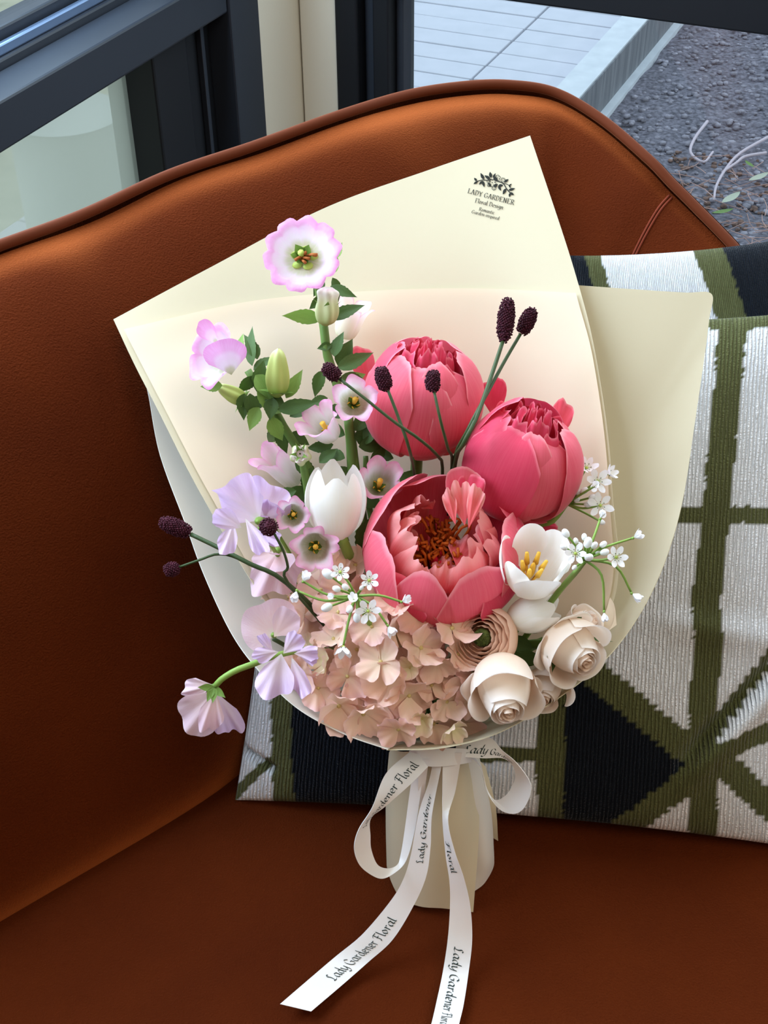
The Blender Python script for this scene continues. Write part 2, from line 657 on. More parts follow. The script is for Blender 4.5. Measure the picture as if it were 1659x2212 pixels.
TOPT, BAST = [tuple(x) for x in TOPS], [tuple(x) for x in BASES]
PROF = [(0, 0), (-.06, .10), (.0, .26), (.11, .43), (.25, .60), (.42, .76), (.61, .885), (.82, .965), (.985, .985)]


def sofa_pt(u, v):
    b, t = V(cr(BAST, u)), V(cr(TOPT, u))
    f, g = cr(PROF, v)
    h = t.z - b.z
    p = V((b.x + (t.x - b.x) * f, b.y + (t.y - b.y) * f, b.z + h * g))
    # soft creases pressed into the pile low on the back
    cz = (h * g - .10 - .05 * sin(p.x * 14) - .02 * noise.noise(p * 8)) / .010
    crease = -.0022 * math.exp(-cz * cz) * max(0, noise.noise(p * 5 + V((3, 1, 0))) + .15)
    return p + Z * (.0025 * noise.noise(p * 9)) + NS * (.003 * noise.noise(p * 6) - crease * 3)


sofa = thing('sofa', 'rust orange velvet tub sofa with piped curved back, in window corner', 'sofa', V((0, .6, 0)))
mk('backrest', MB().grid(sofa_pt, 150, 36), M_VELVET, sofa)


def outer(u, v):
    b, t = V(cr(BAST, u)), V(cr(TOPT, u))
    n = (t - b)
    n.z = 0
    n.normalize()
    z = t.z + (.12 - t.z) * v
    return V((t.x, t.y, 0)) + n * (.008 + .02 * sin(pi * v) - .10 * v * v) + Z * z


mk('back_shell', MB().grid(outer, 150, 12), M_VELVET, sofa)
mk('piping', MB().tube(crn(TOPT, 220), .0042, .0042, 10), M_PIPE, sofa)


def seat(u, v):
    a = -.60 + 1.07 * u
    q = -.72 + .78 * v
    p = V((-.121, .707, 0)) + DS * a + NS * q
    e = max(0, (-q - .60) / .12)
    edge = .42 - .06 * e * e * 1.2
    p.z = edge + .004 * noise.noise(p * 5) + .0018 * noise.noise(p * 16) - .034 * max(0, (v - .88) / .12) ** 2.5 
    return p


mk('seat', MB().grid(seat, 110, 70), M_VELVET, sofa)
bs = MB()
bs.box(V((-.11, .693, .12)) + DS * -.58 + NS * -.70, DS * 1.02, NS * .78, Z * .24)
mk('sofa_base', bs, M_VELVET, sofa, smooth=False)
for (a, q) in ((-.5, -.62), (.35, -.62), (-.5, 0), (.35, 0)):
    p = V((-.11, .693, 0)) + DS * a + NS * q
    mk('leg', MB().tube([p + Z * .13, p], .022, .014, 12), M_DARKGAP, sofa)
# twin stitched seam between back and right arm
for du in (0, .0055):
    u0 = (4 + 11.1) / 21 + du
    pts = [sofa_pt(u0 + .016 * i / 24, .985 - .55 * i / 24) for i in range(25)]
    pts = [p + (CAM - p).normalized() * .0006 for p in pts]
    mk('seam', MB().tube(pts, .0009, .0009, 5), M_SEAM, sofa)

# ================================================================ cushions
def knit_mat():
    m = mat('knitted_cotton', (200, 200, 200), rough=.95, spec=.05, attr=True, sheen=.15)
    n, l = m.node_tree.nodes, m.node_tree.links
    b = n['Principled BSDF']
    tc = n.new('ShaderNodeTexCoord')
    mp = n.new('ShaderNodeMapping')
    mp.inputs['Scale'].default_value = (1, .12, 1)
    l.new(tc.outputs['UV'], mp.inputs[0])
    wv = n.new('ShaderNodeTexWave')
    wv.bands_direction = 'X'
    wv.inputs['Scale'].default_value = 46
    wv.inputs['Distortion'].default_value = 3
    wv.inputs['Detail'].default_value = 3
    wv.inputs['Detail Scale'].default_value = 5
    l.new(mp.outputs[0], wv.inputs[0])
    nz = n.new('ShaderNodeTexNoise')
    nz.inputs['Scale'].default_value = 260
    nz.inputs['Detail'].default_value = 3
    l.new(tc.outputs['UV'], nz.inputs[0])
    ml = n.new('ShaderNodeMath')
    ml.operation = 'MULTIPLY'
    l.new(wv.outputs['Fac'], ml.inputs[0])
    l.new(nz.outputs['Fac'], ml.inputs[1])
    rr = n.new('ShaderNodeMapRange')
    rr.inputs[1].default_value, rr.inputs[2].default_value = .0, .4
    rr.inputs[3].default_value, rr.inputs[4].default_value = .62, 1.05
    l.new(ml.outputs[0], rr.inputs[0])
    mx = n.new('ShaderNodeMix')
    mx.data_type = 'RGBA'
    mx.blend_type = 'MULTIPLY'
    mx.inputs[0].default_value = 1
    src = b.inputs['Base Color'].links[0].from_socket
    l.new(src, mx.inputs[6])
    l.new(rr.outputs[0], mx.inputs[7])
    l.new(mx.outputs[2], b.inputs['Base Color'])
    bp = n.new('ShaderNodeBump')
    bp.inputs['Strength'].default_value = .9
    bp.inputs['Distance'].default_value = .003
    l.new(ml.outputs[0], bp.inputs['Height'])
    l.new(bp.outputs[0], b.inputs['Normal'])
    return m


M_KNIT = knit_mat()
CW, CO, CK = lin((236, 239, 244)), lin((94, 97, 62)), lin((22, 27, 35))


def pat1(X, Y):
    n1 = noise.noise(V((X * .02, Y * .02, 0))) * 6 + noise.noise(V((X * .15, Y * .15, 3))) * 4
    X, Y = X + n1 * .6, Y + n1 * .5
    qx = round(X / 15) * 15
    xc = 1575 - (Y - 750) * .108 if Y < 1300 else 1515 + 5 * sin((Y - 1300) / 60)
    if Y < 716 + 8 * sin(X / 40):
        return CO
    if X > 1140 and abs(qx - 1475) >= 0 and qx <= 1478 and X > 1228 and abs(Y - 1645) < (1478 - qx) * .83:
        return CK
    if X > 1228 and qx < 1535 and abs(Y - 1645) < (1478 - qx) * .83 + 72:
        return CO
    if abs(X - xc) < 30:
        return CO
    if X > 1228:
        if abs(Y - 1123) < 18:
            return CO
        d = qx - 1520
        if d > 0 and (abs(Y - (1610 + .93 * d)) < 38 or abs(Y - (1625 - .35 * d)) < 20 or abs(Y - (1590 - 1.25 * d)) < 26):
            return CO
        return CW
    if X > 1170:
        return CO
    if X > 1050:
        return CO if abs(Y - 1618) < 16 else CW
    if X > 1005:
        return CO
    if X > 645:
        return CK
    if X > 598:
        return CO
    if Y > 1630 and X < 598 and abs((Y - 1668) + (X - 560) * .9) < 15:
        return CO
    return CW


def pat2(X, Y):
    n1 = noise.noise(V((X * .1, Y * .1, 5))) * 4
    x = X - .30 * (Y - 570) + n1
    if x < 1268:
        return CK
    if x < 1304:
        return CO
    if x < 1508:
        return CW
    if x < 1572:
        return CO
    return CK


def patg(X, Y):
    return lin((150, 146, 146))


def cushion(label, c, thick, pat, N=170, pinch=.06, group=None, wr=.004, fold=None):
    """c: four corners BL, BR, TR, TL as (px, py, t)"""
    W = [PT(*q) for q in c]
    nrm = (W[1] - W[0]).cross(W[3] - W[0]).normalized()
    if nrm.dot(TO) < 0:
        nrm = -nrm
    m = MB()
    ctr = sum(W, V()) / 4

    def bil(L, u, v):
        return L[0] * (1 - u) * (1 - v) + L[1] * u * (1 - v) + L[2] * u * v + L[3] * (1 - u) * v
    PX = [V((q[0], q[1], 0)) for q in c]
    for side in (1, -1):
        K = N if side == 1 else 40
        b = len(m.v)
        for j in range(K + 1):
            for i in range(K + 1):
                u, v = i / K, j / K
                x, y = 2 * u - 1, 2 * v - 1
                pu = .5 + .5 * x * (1 - pinch * (1 - y * y))
                pv = .5 + .5 * y * (1 - pinch * (1 - x * x))
                p = bil(W, pu, pv)
                ex, ey = 1 - x * x, 1 - y * y
                h = (max(ex, 0) * max(ey, 0)) ** .42
                q = p * 7
                wrn = wr * (noise.noise(q) + .5 * noise.noise(q * 2.3)) * min(1, 3 * h)
                if fold and side == 1:
                    wrn += fold(u, v)
                m.add(p + nrm * (side * thick * h + wrn * side), (u, v))
                X = bil(PX, pu, pv)
                m.c.append(pat(X.x, X.y) if side == 1 else CW)
        for j in range(K):
            for i in range(K):
                q = (b + j * (K + 1) + i, b + j * (K + 1) + i + 1, b + (j + 1) * (K + 1) + i + 1, b + (j + 1) * (K + 1) + i)
                m.f.append(q if side == 1 else q[::-1])
    t = mk('cushion', m, M_KNIT)
    return tag(t, label, 'cushion', group)


def fold1(u, v):
    # crease running up to the right from the crossing of the bands, and a crease above it
    X, Y = 520 + u * 1230, 1760 - v * 1080
    f = 0
    if X > 1480:
        d = (Y - (1600 - 1.05 * (X - 1500))) / 22
        f -= .012 * math.exp(-d * d) * min(1, (X - 1480) / 60)
        f += .007 * math.exp(-((d - 2.6) / 1.6) ** 2) * min(1, (X - 1480) / 80)
    d = (Y - (1330 + .1 * (X - 1500))) / 30
    f += .004 * math.exp(-d * d) * max(0, min(1, (X - 1400) / 120))
    if X < 610:
        d = (Y - (1660 + .5 * (X - 560))) / 9
        f -= .012 * math.exp(-d * d)
    return f


cushion('large knitted cushion with olive bands and black diamond, behind the wrapped bouquet',
        [(508, 1728, 1.045), (1712, 1830, 1.0), (1765, 672, 1.03), (600, 700, 1.055)], .052, pat1, 190, .035,
        'patterned knitted cushions on the sofa', fold=fold1)
cushion('rear knitted cushion with black corner and olive stripes, above the large cushion',
        [(1260, 1500, 1.145), (1950, 1450, 1.10), (1780, 500, 1.075), (1228, 552, 1.10)], .045, pat2, 150, .03,
        'patterned knitted cushions on the sofa')
cushion('plain grey cushion wedged at the sofa arm beside the large cushion',
        [(1600, 1500, 1.05), (1950, 1500, 1.02), (1900, 1300, 1.05), (1640, 1290, 1.09)], .03, patg, 30, .03)

# ================================================================ wrapping paper
M_PAPER = mat('cream_paper', (223, 213, 184), rough=.62, transl=.14, spec=.25, noise_amt=.12, noise_scale=300, col2=(226, 216, 190))
M_PAPERW = mat('white_paper', (240, 236, 226), rough=.55, transl=.22, spec=.3)
M_LINING = mat('bounce_tinted_lining_paper', (241, 226, 202), rough=.7, transl=.25, spec=.2, noise_amt=.25, noise_scale=14, col2=(238, 216, 190))  # slight peach tint paints in warm light bounced off the flowers
M_INK = mat('black_ink', (34, 36, 30), rough=.7)
M_INKG = mat('grey_green_ink', (48, 62, 60), rough=.7)


def surf(rows, nu, nv):
    g = [[tuple(P(*q)) for q in r] for r in rows]

    def fn(u, v):
        return V(cr([cr(r, u) for r in g], v))
    return MB().grid(fn, nu, nv), fn


def paper(rows, m, name, parent=None, nu=48, nv=48, th=.0005):
    g, fn = surf(rows, nu, nv)
    o = mk(name, g, m, parent)
    s = o.modifiers.new('thickness', 'SOLIDIFY')
    s.thickness = th
    s.offset = 0
    o.modifiers.new('crisp_edge', 'EDGE_SPLIT')
    return o, g, fn


A_ROWS = [
    [(880, 1590, .02), (905, 1600, .008), (940, 1605, .0), (990, 1600, .0), (1060, 1570, .02)],
    [(610, 1345, .06), (740, 1340, .02), (900, 1340, .0), (1100, 1340, .005), (1312, 1332, .045)],
    [(447, 1090, .06), (640, 1060, .02), (880, 1040, .0), (1110, 1040, .0), (1322, 1050, .035)],
    [(333, 870, .05), (560, 800, .02), (830, 760, 0), (1070, 740, .0), (1291, 790, .025)],
    [(287, 780, .045), (500, 690, .018), (770, 600, 0), (1020, 560, 0), (1241, 585, .012)],
    [(245, 690, .04), (450, 580, .018), (700, 450, .0), (930, 366, -.005), (1145, 293, -.005)]]
sheet_a, gA, fA = paper(A_ROWS, M_PAPER, 'wrapping_paper', nu=60, nv=60)
tag(sheet_a, 'tall cream paper sheet behind the flowers, printed with a floral emblem', 'wrapping paper', 'paper sheets wrapped around the bouquet')
from mathutils.bvhtree import BVHTree
bvA = BVHTree.FromPolygons([V(p) for p in gA.v], gA.f)


def on_sheet(px, py):
    r = ray(px, py)
    h = bvA.ray_cast(CAM, r.normalized())
    p = h[0] if h[0] else P(px, py, .0)
    return p - r.normalized() * .0007


DPX = [
    [(895, 1560), (915, 1570), (945, 1575), (990, 1570), (1050, 1545)],
    [(625, 1345), (770, 1340), (900, 1340), (1100, 1340), (1300, 1330)],
    [(462, 1082), (660, 1060), (880, 1040), (1110, 1040), (1313, 1050)],
    [(350, 870), (590, 810), (830, 760), (1070, 745), (1283, 792)],
    [(268, 712), (540, 652), (790, 630), (1020, 624), (1243, 634)]]


def dfn(u, v):
    q = cr([cr([(a, b, 0) for a, b in r], u) for r in DPX], v)
    return on_sheet(q[0], q[1]) + TO * .0022


sheet_d = mk('wrapping_paper', MB().grid(dfn, 50, 50), M_LINING)
tag(sheet_d, 'lining paper tinted for bounced light, directly behind the peonies, edged below the printed emblem', 'wrapping paper', 'paper sheets wrapped around the bouquet')


def fan_sheet(rim, K, bulge, label, m, nu=120, nv=24, kw=.0):
    R = [tuple(P(*q)) for q in rim]
    Kp = [tuple(P(*q)) for q in K]

    def fn(u, v):
        a, k = V(cr(R, u)), V(cr(Kp, u))
        s = v
        f_ = max(0, min(1, (u - .28) / .3)) if bulge > .011 else 1
        return k.lerp(a, s) - TO * (bulge * f_ * f_ * sin(pi * s))
    g = MB().grid(fn, nu, nv)
    o = mk('wrapping_paper', g, m)
    md = o.modifiers.new('thickness', 'SOLIDIFY')
    md.thickness = .0006
    md.offset = 0
    o.modifiers.new('crisp_edge', 'EDGE_SPLIT')
    tag(o, label, 'wrapping paper', 'paper sheets wrapped around the bouquet')
    return o, fn


fan_sheet([(1215, 614, .003), (1400, 627, .0055), (1480, 632, .0065), (1537, 635, .007), (1532, 690, .0072), (1522, 770, .008), (1503, 900, .012),
           (1477, 1070, .020), (1445, 1190, .034), (1400, 1295, .048), (1340, 1388, .063), (1268, 1462, .078), (1170, 1532, .094),
           (1080, 1582, .106), (1000, 1607, .113), (930, 1618, .116), (835, 1620, .114)],
          [(1000, 1560, .0), (985, 1570, .0), (970, 1580, .0), (950, 1592, .005), (935, 1600, .01), (915, 1600, .01)], .012,
          'pale yellow paper sheet curving round the right side beside the cushions', M_PAPER)
fan_sheet([(306, 800, .018), (320, 850, .021), (345, 980, .03), (400, 1130, .045), (440, 1240, .056), (500, 1368, .075), (560, 1450, .089), (640, 1528, .103),
           (740, 1584, .113), (838, 1619, .121)],
          [(860, 1500, .0), (880, 1540, .0), (900, 1570, .005), (905, 1600, .03), (880, 1610, .07)], .010,
          'white cream paper sheet curving round the lower left, under the sweet peas', M_PAPERW)
# small folded tip of the lining at the right
tip = MB()
tipg, _, = surf([[(1240, 1345, .050), (1300, 1330, .058), (1318, 1290, .052)],
                 [(1262, 1372, .052), (1318, 1356, .064), (1328, 1310, .058)],
                 [(1258, 1392, .054), (1300, 1372, .066), (1332, 1350, .066)]], 14, 14)
mk('folded_tip', tipg, M_LINING, sheet_d)
# handle: the gathered lower part of the wrap
hd = thing('paper_handle', 'cream paper handle gathered below the flowers, standing on the seat', 'wrapping paper', P(940, 1900, -.02),
           'paper sheets wrapped around the bouquet')
for nm, rows, m in (
        ('front_wrap', [
            [(850, 1700, -.03), (841, 1626, .02), (872, 1624, .060), (930, 1624, .070), (985, 1624, .06), (1016, 1622, .03)],
            [(848, 1760, -.04), (835, 1700, .0), (850, 1705, .036), (925, 1710, .052), (995, 1710, .045), (1030, 1705, .020)],
            [(850, 1800, -.05), (834, 1780, -.015), (850, 1800, .020), (925, 1810, .036), (990, 1815, .030), (1034, 1800, .014)],
            [(850, 1830, -.05), (836, 1870, -.030), (862, 1935, -.008), (905, 1957, .002), (960, 1962, .004), (1022, 1970, -.003)]], M_PAPER),
        ('side_wrap', [
            [(985, 1626, .050), (1015, 1628, .035), (1036, 1640, .0), (1020, 1660, -.03)],
            [(1005, 1760, .025), (1045, 1765, .010), (1060, 1750, -.025), (1040, 1740, -.05)],
            [(1015, 1850, .005), (1052, 1855, -.005), (1066, 1838, -.035), (1040, 1810, -.06)],
            [(1020, 1928, -.012), (1048, 1905, -.020), (1067, 1862, -.037), (1045, 1830, -.05)]], M_PAPERW),
        ('back_flap', [
            [(1005, 1640, .01), (1030, 1640, .0), (1048, 1655, -.01)],
            [(1030, 1730, -.02), (1052, 1735, -.02), (1070, 1740, -.025)],
            [(1040, 1800, -.045), (1058, 1806, -.047), (1076, 1816, -.05)]], M_PAPER)):
    paper(rows, m, nm, hd, 30, 30)

# ---------------------------------------------------------------- writing
SCR = {
    'L': ([[(.34, .74), (.24, .82), (.14, .70), (.2, .4), (.12, .06), (.0, .04)], [(.0, .06), (.22, .02), (.44, .12)]], .46),
    'a': ([[(.38, .42), (.2, .5), (.04, .25), (.12, .02), (.3, .12), (.38, .42)], [(.4, .48), (.35, .1), (.46, .02)]], .46),
    'd': ([[(.36, .4), (.2, .5), (.04, .25), (.12, .02), (.3, .12), (.36, .4)], [(.42, .86), (.36, .1), (.46, .02)]], .46),
    'y': ([[(.02, .48), (.08, .46), (.1, .12), (.22, .02), (.36, .3)], [(.42, .5), (.36, .0), (.22, -.25), (.02, -.18)]], .44),
    'G': ([[(.5, .66), (.32, .82), (.06, .55), (.08, .12), (.32, .0), (.48, .12), (.48, .36)], [(.34, .38), (.56, .38)]], .58),
    'r': ([[(.04, .48), (.1, .44), (.08, .0)], [(.1, .3), (.2, .48), (.32, .46)]], .32),
    'e': ([[(.06, .24), (.34, .3), (.3, .48), (.14, .48), (.04, .22), (.16, .0), (.36, .08)]], .38),
    'n': ([[(.04, .48), (.1, .42), (.08, .0)], [(.1, .32), (.24, .5), (.36, .42), (.34, .1), (.42, .02)]], .45),
    'F': ([[(.2, .76), (.16, .3), (.1, .02), (.0, .04)], [(.0, .64), (.1, .78), (.5, .8)], [(.08, .42), (.36, .44)]], .46),
    'l': ([[(.1, .84), (.08, .1), (.18, .02)]], .2),
    'o': ([[(.2, .5), (.04, .26), (.18, .0), (.36, .24), (.2, .5)]], .41),
    's': ([[(.3, .44), (.16, .5), (.06, .38), (.28, .16), (.18, .0), (.02, .06)]], .35),
    'i': ([[(.08, .48), (.08, .02)], [(.08, .66), (.09, .72)]], .18),
    'g': ([[(.34, .42), (.18, .5), (.06, .28), (.18, .1), (.34, .28)], [(.36, .48), (.34, -.1), (.18, -.24), (.04, -.14)]], .42),
    'm': ([[(.06, .5), (.06, .0)], [(.06, .34), (.18, .5), (.28, .4), (.28, 0)], [(.28, .34), (.4, .5), (.5, .4), (.5, .0)]], .58),
    't': ([[(.12, .68), (.1, .08), (.24, .02)], [(.0, .48), (.24, .48)]], .27),
    'c': ([[(.32, .42), (.16, .5), (.04, .24), (.16, .0), (.34, .08)]], .36),
    'p': ([[(.08, .5), (.08, -.24)], [(.08, .4), (.24, .5), (.38, .26), (.24, .0), (.08, .1)]], .43),
    '-': ([[(.04, .24), (.26, .24)]], .3),
    ' ': ([], .25)}
CAPS = {
    'L': ([[(.1, .78), (.1, .02)], [(.0, .02), (.42, .02)], [(.42, .02), (.44, .16)], [(.0, .78), (.22, .78)]], .5),
    'A': ([[(.04, .0), (.27, .8)], [(.27, .8), (.5, .0)], [(.12, .28), (.4, .28)], [(-.03, .0), (.12, .0)], [(.4, .0), (.57, .0)]], .58),
    'D': ([[(.1, .78), (.1, .02)], 'c', [(.02, .78), (.32, .76), (.52, .4), (.32, .03), (.02, .02)]], .6),
    'Y': ([[(.0, .78), (.25, .38)], [(.5, .78), (.25, .38)], [(.25, .38), (.25, .0)], [(.14, .0), (.36, .0)]], .53),
    'G': (['c', [(.5, .62), (.3, .8), (.06, .5), (.1, .12), (.32, .0), (.5, .12)], [(.5, .12), (.5, .34)], [(.38, .34), (.58, .34)]], .64),
    'R': ([[(.1, .78), (.1, .0)], 'c', [(.02, .78), (.36, .76), (.38, .46), (.1, .42)], [(.22, .42), (.52, .0)], [(.0, .0), (.2, .0)]], .56),
    'E': ([[(.1, .78), (.1, .0)], [(.0, .78), (.44, .78)], [(.0, .0), (.46, .0)], [(.1, .4), (.34, .4)], [(.46, .0), (.48, .14)], [(.44, .78), (.44, .66)]], .54),
    'N': ([[(.1, .0), (.1, .78)], [(.08, .78), (.48, .0)], [(.48, .0), (.48, .78)], [(.0, .0), (.2, .0)], [(.38, .78), (.58, .78)]], .62),
    'F': ([[(.1, .78), (.1, .0)], [(.0, .78), (.44, .78)], [(.1, .4), (.34, .4)], [(.0, .0), (.2, .0)], [(.44, .78), (.44, .66)]], .48)}


def lettering(mb, text, place, caps=False, nib=(.045, .03), shear=0.0, gap=.04):
    """place(x, y) -> world point. x runs in em from 0; returns total advance"""
    x0 = 0
    for ch in text:
        g = CAPS.get(ch) if caps and ch in CAPS else SCR.get(ch)
        strokes, adv = g
        curve = not (caps and ch in CAPS)
        for s in strokes:
            if s == 'c':
                curve = True
                continue
            pts = s
            if curve and len(s) > 2:
                pts = [cr([(a, b, 0) for a, b in s], i / 14)[:2] for i in range(15)]
            if caps and ch in CAPS and len(s) == 2:
                curve = False
            b = len(mb.v)
            for (a, c) in pts:
                a2 = x0 + a + c * shear
                mb.add(place(a2 - nib[0], c - nib[1]))
                mb.add(place(a2 + nib[0], c + nib[1]))
            for i in range(len(pts) - 1):
                mb.f.append((b + 2 * i, b + 2 * i + 1, b + 2 * i + 3, b + 2 * i + 2))
        x0 += adv + gap
    return x0


def text_len(text, caps=False, gap=.04):
    return sum((CAPS.get(c) if caps and c in CAPS else SCR.get(c))[1] + gap for c in text)


ink = MB()
ca, sa = cos(radians(14.5)), sin(radians(14.5))
for txt, (cx, cy), size, caps in (('LADY GARDENER', (1060, 430), 13.6, True), ('Floral Design', (1056, 445), 12.0, True),
                                  ('Romantic', (1051, 459), 9.6, True), ('Garden-inspired', (1048, 468), 9.6, True)):
    L = text_len(txt, caps) * size

    def pl(x, y, cx=cx, cy=cy, L=L, size=size):
        dx, dy = x * size - L / 2, y * size
        return on_sheet(cx + dx * ca + dy * sa, cy + dx * sa - dy * ca)
    lettering(ink, txt, pl, caps, nib=(.05, .018))
mk('printed_lettering', ink, M_INK, sheet_a, smooth=False)
lg = MB()


def lz(p):
    return (980 + p[0] / 10.37, 330 + p[1] / 10.37)


def ink_line(pts, wd):
    pp = [cr([(a, b, 0) for a, b in pts], i / 16)[:2] for i in range(17)] if len(pts) > 2 else pts
    b = len(lg.v)
    for i, p in enumerate(pp):
        q0, q1 = pp[max(i - 1, 0)], pp[min(i + 1, len(pp) - 1)]
        tx, ty = q1[0] - q0[0], q1[1] - q0[1]
        n_ = sqrt(tx * tx + ty * ty) or 1
        nx, ny = -ty / n_ * wd, tx / n_ * wd
        lg.add(on_sheet(*lz((p[0] + nx, p[1] + ny))))
        lg.add(on_sheet(*lz((p[0] - nx, p[1] - ny))))
    for i in range(len(pp) - 1):
        lg.f.append((b + 2 * i, b + 2 * i + 1, b + 2 * i + 3, b + 2 * i + 2))


def ink_leaf(x0, y0, x1, y1, wd):
    dx, dy = x1 - x0, y1 - y0
    L = sqrt(dx * dx + dy * dy)
    nx, ny = -dy / L, dx / L
    b = len(lg.v)
    for i in range(9):
        s = i / 8
        ww = wd * sin(pi * s ** .8)
        for sg in (1, -1):
            lg.add(on_sheet(*lz((x0 + dx * s + nx * ww * sg, y0 + dy * s + ny * ww * sg))))
    for i in range(8):
        lg.f.append((b + 2 * i, b + 2 * i + 1, b + 2 * i + 3, b + 2 * i + 2))


ink_line([(520, 640), (640, 610), (760, 615), (850, 600)], 9)
ink_line([(960, 630), (1060, 660), (1130, 710), (1180, 800), (1260, 890), (1300, 910)], 11)
ink_line([(1120, 680), (1210, 710), (1250, 750)], 7)
for q in ((680, 600, 600, 450, 34), (520, 630, 455, 560, 26), (540, 640, 445, 700, 26), (650, 630, 565, 715, 26), (650, 630, 685, 770, 30),
          (820, 590, 690, 505, 34), (840, 560, 810, 425, 36), (880, 560, 940, 455, 22), (1000, 740, 1110, 725, 32), (1000, 740, 1060, 850, 28),
          (1170, 800, 1100, 935, 34), (1230, 840, 1375, 795, 30), (1260, 890, 1350, 945, 28), (1265, 900, 1245, 995, 24), (1240, 740, 1280, 785, 18),
          (1240, 740, 1300, 695, 18), (1130, 660, 1230, 590, 30), (900, 540, 980, 640, 44), (780, 680, 840, 760, 30), (900, 760, 990, 700, 36)):
    ink_leaf(*q)
for (cx, cy, r) in ((865, 670, 95), (985, 560, 70), (1105, 610, 55), (900, 790, 52), (780, 640, 45), (790, 720, 45)):
    for k in range(5):
        a = k * 2 * pi / 5 + cx
        px_, py_ = cx + cos(a) * r * .5, cy + sin(a) * r * .5
        ink_line([(px_ + cos(b_) * r * .42, py_ + sin(b_) * r * .42) for b_ in [a - 2 + j * .8 for j in range(6)]], 4.5)
    ink_leaf(cx - r * .15, cy, cx + r * .15, cy, r * .14)
mk('printed_emblem', lg, M_INK, sheet_a, smooth=False)

# ================================================================ ribbon
M_RIB = mat('satin_ribbon', (250, 249, 250), rough=.35, spec=.6, transl=.04, sheen=.2)
rb = thing('ribbon_bow', 'white satin ribbon bow with grey lettering tied round the paper handle', 'ribbon', P(950, 1640, .065))


def strip(name, A, B, writings=(), n=70, cross=5):
    pa = [tuple(P(*q)) for q in A]
    pb = [tuple(P(*q)) for q in B]

    def fn(u, v):
        return V(cr(pa, v)).lerp(V(cr(pb, v)), u)
    g = MB().grid(fn, cross, n)
    o = mk(name, g, M_RIB, rb)
    s = o.modifiers.new('thickness', 'SOLIDIFY')
    s.thickness = .0004
    s.offset = 0
    o.modifiers.new('crisp_edge', 'EDGE_SPLIT')
    for (txt, s0, s1, size, rc, side) in writings:
        # text runs from s0 to s1 along the strip; rc is the baseline's place across it
        ink2 = MB()
        L = text_len(txt)

        def pl(x, y):
            s_ = s0 + (s1 - s0) * x / L
            r_ = rc + y * size * side
            p = fn(r_, s_)
            e = .004
            nrm = (fn(min(r_ + .1, 1), s_) - fn(max(r_ - .1, 0), s_)).cross(fn(r_, min(s_ + e, 1)) - fn(r_, max(s_ - e, 0))).normalized()
            if nrm.dot(CAM - p) < 0:
                nrm = -nrm
            return p + nrm * .0006
        lettering(ink2, txt, pl, nib=(.05, .035), shear=.22)
        mk('lettering', ink2, M_INKG, o, smooth=False)
    return o


strip('loop', [(885, 1624, .078), (833, 1672, .085), (804, 1744, .085), (775, 1791, .082), (765, 1828, .078), (772, 1860, .072), (790, 1882, .066), (822, 1898, .060),
               (851, 1887, .058), (877, 1860, .056), (895, 1800, .058), (908, 1720, .066), (918, 1640, .076)],
      [(940, 1640, .080), (891, 1690, .083), (833, 1741, .080), (801, 1768, .076), (800, 1806, .070), (802, 1835, .066), (815, 1867, .062), (837, 1876, .058),
       (858, 1868, .055), (866, 1845, .052), (874, 1795, .054), (884, 1720, .062), (896, 1640, .072)],
      [('Lady Gardener Floral', .27, .03, .46, .72, -1)], n=110)
strip('loop', [(985, 1598, .070), (1054, 1592, .072), (1086, 1622, .076), (1115, 1647, .080), (1144, 1687, .082), (1146, 1715, .080), (1130, 1748, .074), (1108, 1758, .068),
               (1079, 1748, .062), (1054, 1715, .058), (1043, 1672, .056), (1025, 1643, .060), (985, 1628, .070)],
      [(985, 1634, .074), (1043, 1638, .074), (1086, 1638, .074), (1108, 1654, .072), (1113, 1680, .070), (1101, 1708, .066), (1083, 1725, .062), (1065, 1726, .058),
       (1050, 1705, .056), (1044, 1680, .053), (1038, 1655, .052), (1020, 1632, .056), (985, 1615, .066)],
      [('Lady Gardener', .02, .24, .5, .80, -1)], n=110)
strip('tail', [(938, 1628, .080), (927, 1687, .074), (905, 1755, .068), (887, 1849, .058), (869, 1904, .052), (840, 1951, .046), (782, 2019, .040), (725, 2066, .040),
               (670, 2113, .049), (605, 2169, .064)],
      [(960, 1628, .084), (947, 1687, .078), (933, 1763, .074), (930, 1831, .066), (920, 1896, .058), (891, 1961, .048), (848, 2030, .042), (797, 2077, .040),
       (739, 2128, .049), (672, 2185, .066)],
      [('Lady Gardener Floral', .88, .60, .46, .70, -1), ('Lady Gardener', .38, .16, .42, .72, -1)])
strip('tail', [(956, 1626, .082), (956, 1705, .080), (956, 1770, .076), (963, 1849, .066), (971, 1904, .058), (972, 1958, .050), (967, 2030, .044), (956, 2102, .045),
               (942, 2168, .060), (933, 2207, .070), (924, 2240, .078)],
      [(998, 1626, .084), (984, 1705, .070), (968, 1770, .080), (982, 1838, .074), (1002, 1896, .064), (1016, 1958, .053), (1020, 2030, .044), (1012, 2102, .045),
       (1002, 2168, .060), (993, 2207, .070), (986, 2240, .078)],
      [('Lady Gardener Floral', .62, .93, .46, .30, 1), ('Floral', .26, .37, .5, .25, 1)])
strip('knot', [(884, 1622, .072), (905, 1618, .080), (935, 1616, .086), (970, 1616, .086), (1000, 1617, .078), (1020, 1620, .066)],
      [(884, 1650, .066), (905, 1652, .076), (935, 1656, .083), (970, 1654, .083), (1000, 1650, .075), (1018, 1646, .062)], n=24)
strip('fold', [(905, 1640, .078), (903, 1690, .070), (905, 1740, .060)], [(926, 1640, .084), (920, 1690, .070), (914, 1740, .058)], n=20)

